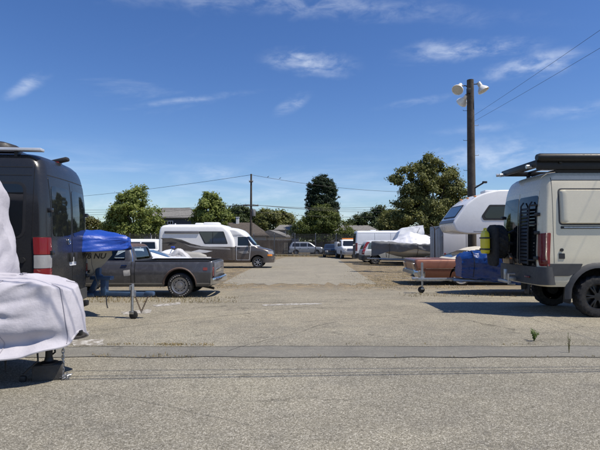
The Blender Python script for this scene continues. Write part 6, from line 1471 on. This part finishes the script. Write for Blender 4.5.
def wrapped_camper():
    D = 36.2; x0 = at(397, D); t = thing('travel_trailer', 'small travel trailer wrapped in white sheeting behind the covered boat', 'trailer', (x0, D + 1.1, gz(D + 1)), 0); Lx = at(426, D) - x0
    rings = []
    for z in np.linspace(.45, 3.0, 34):
        ring = []; w = 1.0 - .15 * max(0, (z - 2.2) / .8); xa = .02 + .45 * max(0, (z - 2.45) / .55) ** .8 + .25 * max(0, (z - 1.6) / .85) ** 2; xb = Lx - .05 * (z - .5)
        for k in range(80):
            a = k / 80 * 4
            if a < 1: p = (xa + (xb - xa) * a, -w)
            elif a < 2: p = (xb, -w + 2 * w * (a - 1))
            elif a < 3: p = (xb + (xa - xb) * (a - 2), w)
            else: p = (xa, w - 2 * w * (a - 3))
            ring.append((p[0], p[1], min(z, 2.62 + .30 * min(1, max(0, p[0] / Lx)) if z > 2.6 else z)))
        rings.append(ring)
    dr = [[p + Vector(q for q in (0, 0, 0)) for p in r] for r in displaced(rings, .07, 1.2, 9)]; c = MB(); c.loft(dr, True, True); c.build('wrapped_body', cloth_mat('white_sheeting', (.72, .73, .75), .6), t, 60)
    for sg in (1, -1): wheel(t, Lx * .6, sg * .85, .32, .2, 'steel', sg)
    MB().tube([(.0, 0, .45), (-.9, 0, .42)], .05, 6).build('tongue', STEEL, t)
    MB().box((Lx * .5, 0, .42), (Lx, 1.5, .1)).build('frame', BLACKMETAL, t)
    rp = MB(); rp.tube([(Lx * .4, -1.08, .5), (Lx * .55, -1.08, 1.6), (Lx * .8, -.98, 2.7)], .012, 5); rp.build('tie_rope', BLACKPL, t)
wrapped_camper()

def enclosed_trailer():
    D = 24.5; x0 = at(441, D); t = thing('enclosed_trailer', 'white enclosed cargo trailer with grey door frame behind the brown car', 'trailer', (x0, D + 1.05, gz(D + 1)), 0); Lx = 4.2
    WH = mat('white_trailer_skin', (.66, .67, .72), .45, var=.03)
    MB().box((Lx / 2 + .05, 0, 1.36), (Lx - .1, 2.05, 1.9), .04).build('box_body', WH, t)
    e = MB(); e.box((.06, 0, 1.40), (.12, 2.12, 2.02), .03); eo = e.build('rear_frame', mat('grey_frame', (.27, .275, .285), .5, .2, var=.15), t)
    MB().box((-.012, 0, 1.38), (.02, 1.85, 1.75), .004).build('rear_door', mat('grey_door', (.34, .34, .35), .5), eo)
    l_ = MB()
    for y in (-.5, .5): l_.tube([(-.03, y, .6), (-.03, y, 2.2)], .015, 6)
    l_.build('lock_bar', STEEL, eo)
    for x in (.06,):
        for z in (.9, 1.9): MB().box((x, -1.075, z), (.08, .02, .12), .006).build('hinge', STEEL, eo)
    for x in (.20, 3.2): MB().lathe([(.045, -1.045), (.04, -1.03), (.005, -1.06)], (x, 0, .98), 'y', 14).build('marker_lamp', REDLENS, t)
    s_ = MB(); [s_.box((x, -1.028, 1.36), (.012, .006, 1.85)) for x in (1.3, 2.5, 3.4)]; s_.build('panel_seam', GREYPL, t)
    for sg in (1, -1):
        for x in (2.0, 2.8): wheel(t, x, sg * .92, .33, .2, 'steel', sg)
    MB().box((Lx / 2, 0, .40), (Lx, 1.6, .10)).build('frame', BLACKMETAL, t); MB().tube([(Lx, 0, .42), (Lx + 1.1, 0, .42)], .05, 6).build('tongue', BLACKMETAL, t)
    m_ = MB()
    m_.tube([(-.20, -.6, gz(25) * 0), (-.20, -.6, 2.3)], .03, 8); m_.tube([(-.20, -.6, 2.3), (-.42, -.62, 2.5)], .02, 6); m_.tube([(-.20, -.6, 2.2), (.05, -.6, 2.38)], .02, 6); m_.build('door_prop', mat('brown_pole', (.09, .07, .06), .8), t)
enclosed_trailer()

def truck_camper():
    D = 20.2; t = thing('truck_camper', 'white cab over truck camper with sloping nose above the brown car', 'camper', (at(438, D), D + 1.1, gz(D + 1)), 0)
    # local x: nose 0, body to the right
    Z = lambda py: pix(440, py, D).z - gz(D); X = lambda px: at(px, D) - at(438, D)
    prof = [(X(453), Z(223)), (X(457), Z(231.5)), (X(467), Z(233.6)), (X(520), Z(233.6)), (X(520), .95), (X(520) + 3.2, .95), (X(520) + 3.2, Z(188)), (X(500), Z(189.5)), (X(486), Z(192.5)), (X(477), Z(196.5)), (X(467), Z(204))]
    w = 1.06; me = MB(); pr = rpoly(prof, .12, 4); me.prism(pr, 'y', -w, w); bm_mesh = me.mesh('shell', [WHITEPAINT], 30)
    bm = bmesh.new(); bm.from_mesh(bm_mesh); ed = [e for e in bm.edges if len(e.link_faces) == 2 and (abs(e.link_faces[0].normal.y) > .9) != (abs(e.link_faces[1].normal.y) > .9)]
    bmesh.ops.bevel(bm, geom=ed, offset=.07, segments=3, affect='EDGES', profile=.5); bm.to_mesh(bm_mesh); bm.free(); finish(bm_mesh, 35); sh = link('shell', bm_mesh, t)
    # window in the sloping nose
    a = Vector((X(467), 0, Z(204))); d = (a - Vector((X(453), 0, Z(223)))).normalized(); nrm = Vector((-d.z, 0, d.x))
    if nrm.x > 0: nrm = -nrm
    o = Vector((X(453), 0, Z(223))); Ln = (a - o).length
    def nose(s_, y, off): p = o + d * (s_ * Ln) + nrm * off; return (p.x, y, p.z)
    w_ = patch(MB(), rpoly([(.30, -.82), (.98, -.82), (.98, .82), (.30, .82)], .08), nose, .02, .03).build('nose_window', BLACKPL, t); patch(MB(), rpoly([(.36, -.76), (.92, -.76), (.92, .76), (.36, .76)], .06), nose, .026, .012).build('pane', MIDGLASS, w_)
    patch(MB(), rpoly([(.02, -.98), (.20, -.98), (.20, .98), (.02, .98)], .03), nose, .010, .02).build('nose_trim', mat('dark_strip', (.10, .10, .10), .4), t)
    for y in (-.9, 0, .9): MB().box((X(477), y, Z(196.5) + .03), (.10, .12, .05), .015).build('marker_lamp', AMBER, t)
    for sg in (1, -1):
        win = MB().prism(rpoly([(X(482), Z(216)), (X(490), Z(204.5)), (X(517), Z(204.5)), (X(517), Z(220)), (X(484), Z(220))], .06), 'y', sg * (w - .01), sg * (w + .018)); wo = win.build('side_window', BLACKPL, t)
        MB().prism(rpoly([(X(485), Z(215.5)), (X(491), Z(206.5)), (X(515), Z(206.5)), (X(515), Z(218)), (X(486), Z(218))], .05), 'y', sg * (w + .008), sg * (w + .023)).build('pane', DARKGLASS, wo)
        MB().box((X(505), sg * (w + .006), Z(231)), (2.6, .012, .04), .004).build('trim_strip', mat('trim_grey', (.35, .35, .35), .4), t)
    for x in (X(520) + .1, X(520) + 3.1):
        for sg in (1, -1): MB().tube([(x, sg * (w + .12), 0), (x, sg * (w + .12), 2.2)], .04, 8).box((x, sg * (w + .12), .01), (.18, .18, .02), .004).box((x, sg * (w + .06), 1.4), (.1, .14, .5), .01).build('jack_leg', STEEL, t)
    rf = MB().box((X(500), 0, Z(189.4)), (.6, .6, .14), .05); rf.build('roof_vent', WHITEPAINT, t)
truck_camper()

# ---------------------------------------------------------------- small things between pickup and motorhome
def watercraft():
    D = 23.5; t = thing('personal_watercraft', 'white watercraft with blue and yellow trim on a small trailer', 'watercraft', (at(207, D), D + .6, gz(D)), R(180)); L = 3.0
    rings = hull_rings(L, 1.1, .42, .80, .12, 18); h = MB(); h.loft(rings, False, False); n = len(rings[0]); h.add(rings[0], [tuple(range(n))])
    for i in range(17): h.add([rings[i][0], rings[i][-1], rings[i + 1][-1], rings[i + 1][0]], [(0, 1, 2, 3)])
    h.build('hull', WHITEPAINT, t, 50)
    s_ = MB(); s_.loft([[(x, .24 * math.cos(a) * w, .80 + z * max(0, math.sin(a)) ** .6) for a in np.linspace(0, math.pi, 11)] for x, w, z in ((.15, .7, .12), (.5, 1, .26), (1.2, 1, .30), (1.6, .9, .26), (1.75, .7, .10))], True, True); s_.build('seat', mat('grey_seat', (.30, .29, .26), .6), t)
    d = MB(); d.loft([[(x, .34 * math.cos(a) * w, .82 + z * max(0, math.sin(a)) ** .8) for a in np.linspace(0, math.pi, 11)] for x, w, z in ((1.65, .8, .2), (1.85, 1, .42), (2.2, 1, .34), (2.7, .6, .12), (2.9, .2, .03))], True, True); d.build('hood', WHITEPAINT, t)
    hb = MB(); hb.tube([(1.72, -.36, 1.30), (1.80, -.15, 1.26), (1.80, .15, 1.26), (1.72, .36, 1.30)], .022, 8); hb.tube([(1.95, 0, 1.1), (1.8, 0, 1.28)], .04, 8); hb.build('handlebar', BLACKPL, t)
    MB().box((1.82, 0, 1.30), (.16, .22, .1), .03).build('bar_pad', mat('blue_pad', (.02, .06, .4), .5), t)
    f = MB(); f.box((1.6, 0, .36), (3.6, .07, .07), .005); f.box((.9, 0, .36), (.07, 1.1, .07), .005); [f.box((1.2, sg * .3, .44), (1.6, .07, .06), .005) for sg in (1, -1)]; f.tube([(3.3, 0, 0), (3.3, 0, .4)], .03, 8); f.build('trailer_frame', STEEL, t)
    for sg in (1, -1): wheel(t, .9, sg * .66, .22, .13, 'steel', sg)
watercraft()
def covered_bike():
    D = 22.4; t = thing('covered_motorcycle', 'motorcycle under a crumpled grey white cover behind the pickup bed', 'motorcycle', (at(172, D), D + .5, gz(D)), 0); m = 54; cv = []
    for i in range(46):
        t_ = i / 45; x = -1.1 + 2.2 * t_; top = .55 + .62 * math.exp(-((t_ - .62) / .22) ** 2) + .30 * math.exp(-((t_ - .25) / .25) ** 2) - .35 * max(0, (abs(t_ - .5) - .42) / .08); ring = []
        for j in range(m):
            s_ = -1 + 2 * j / (m - 1); v = abs(s_); ring.append((x, math.copysign(.12 + .32 * v, s_) * min(1, v * 4), .10 + (top - .10) * (1 - v ** 2.2)))
        cv.append(ring)
    dr = displaced(cv, .13, 1.9, 4.0); c = MB(); c.loft(dr, False, False); c.add(dr[0], [tuple(range(m))]); c.add(dr[-1], [tuple(range(m))]); c.build('cover', cloth_mat('grey_white_cover', (.48, .48, .49), .6, bump=.6), t, 60)
    for x in (-.72, .72): MB().lathe([(.20, -.05), (.28, -.055), (.31, 0), (.28, .055), (.20, .05)], (x, 0, .305), 'y', 24).build('wheel', RUBBER, t)
covered_bike()
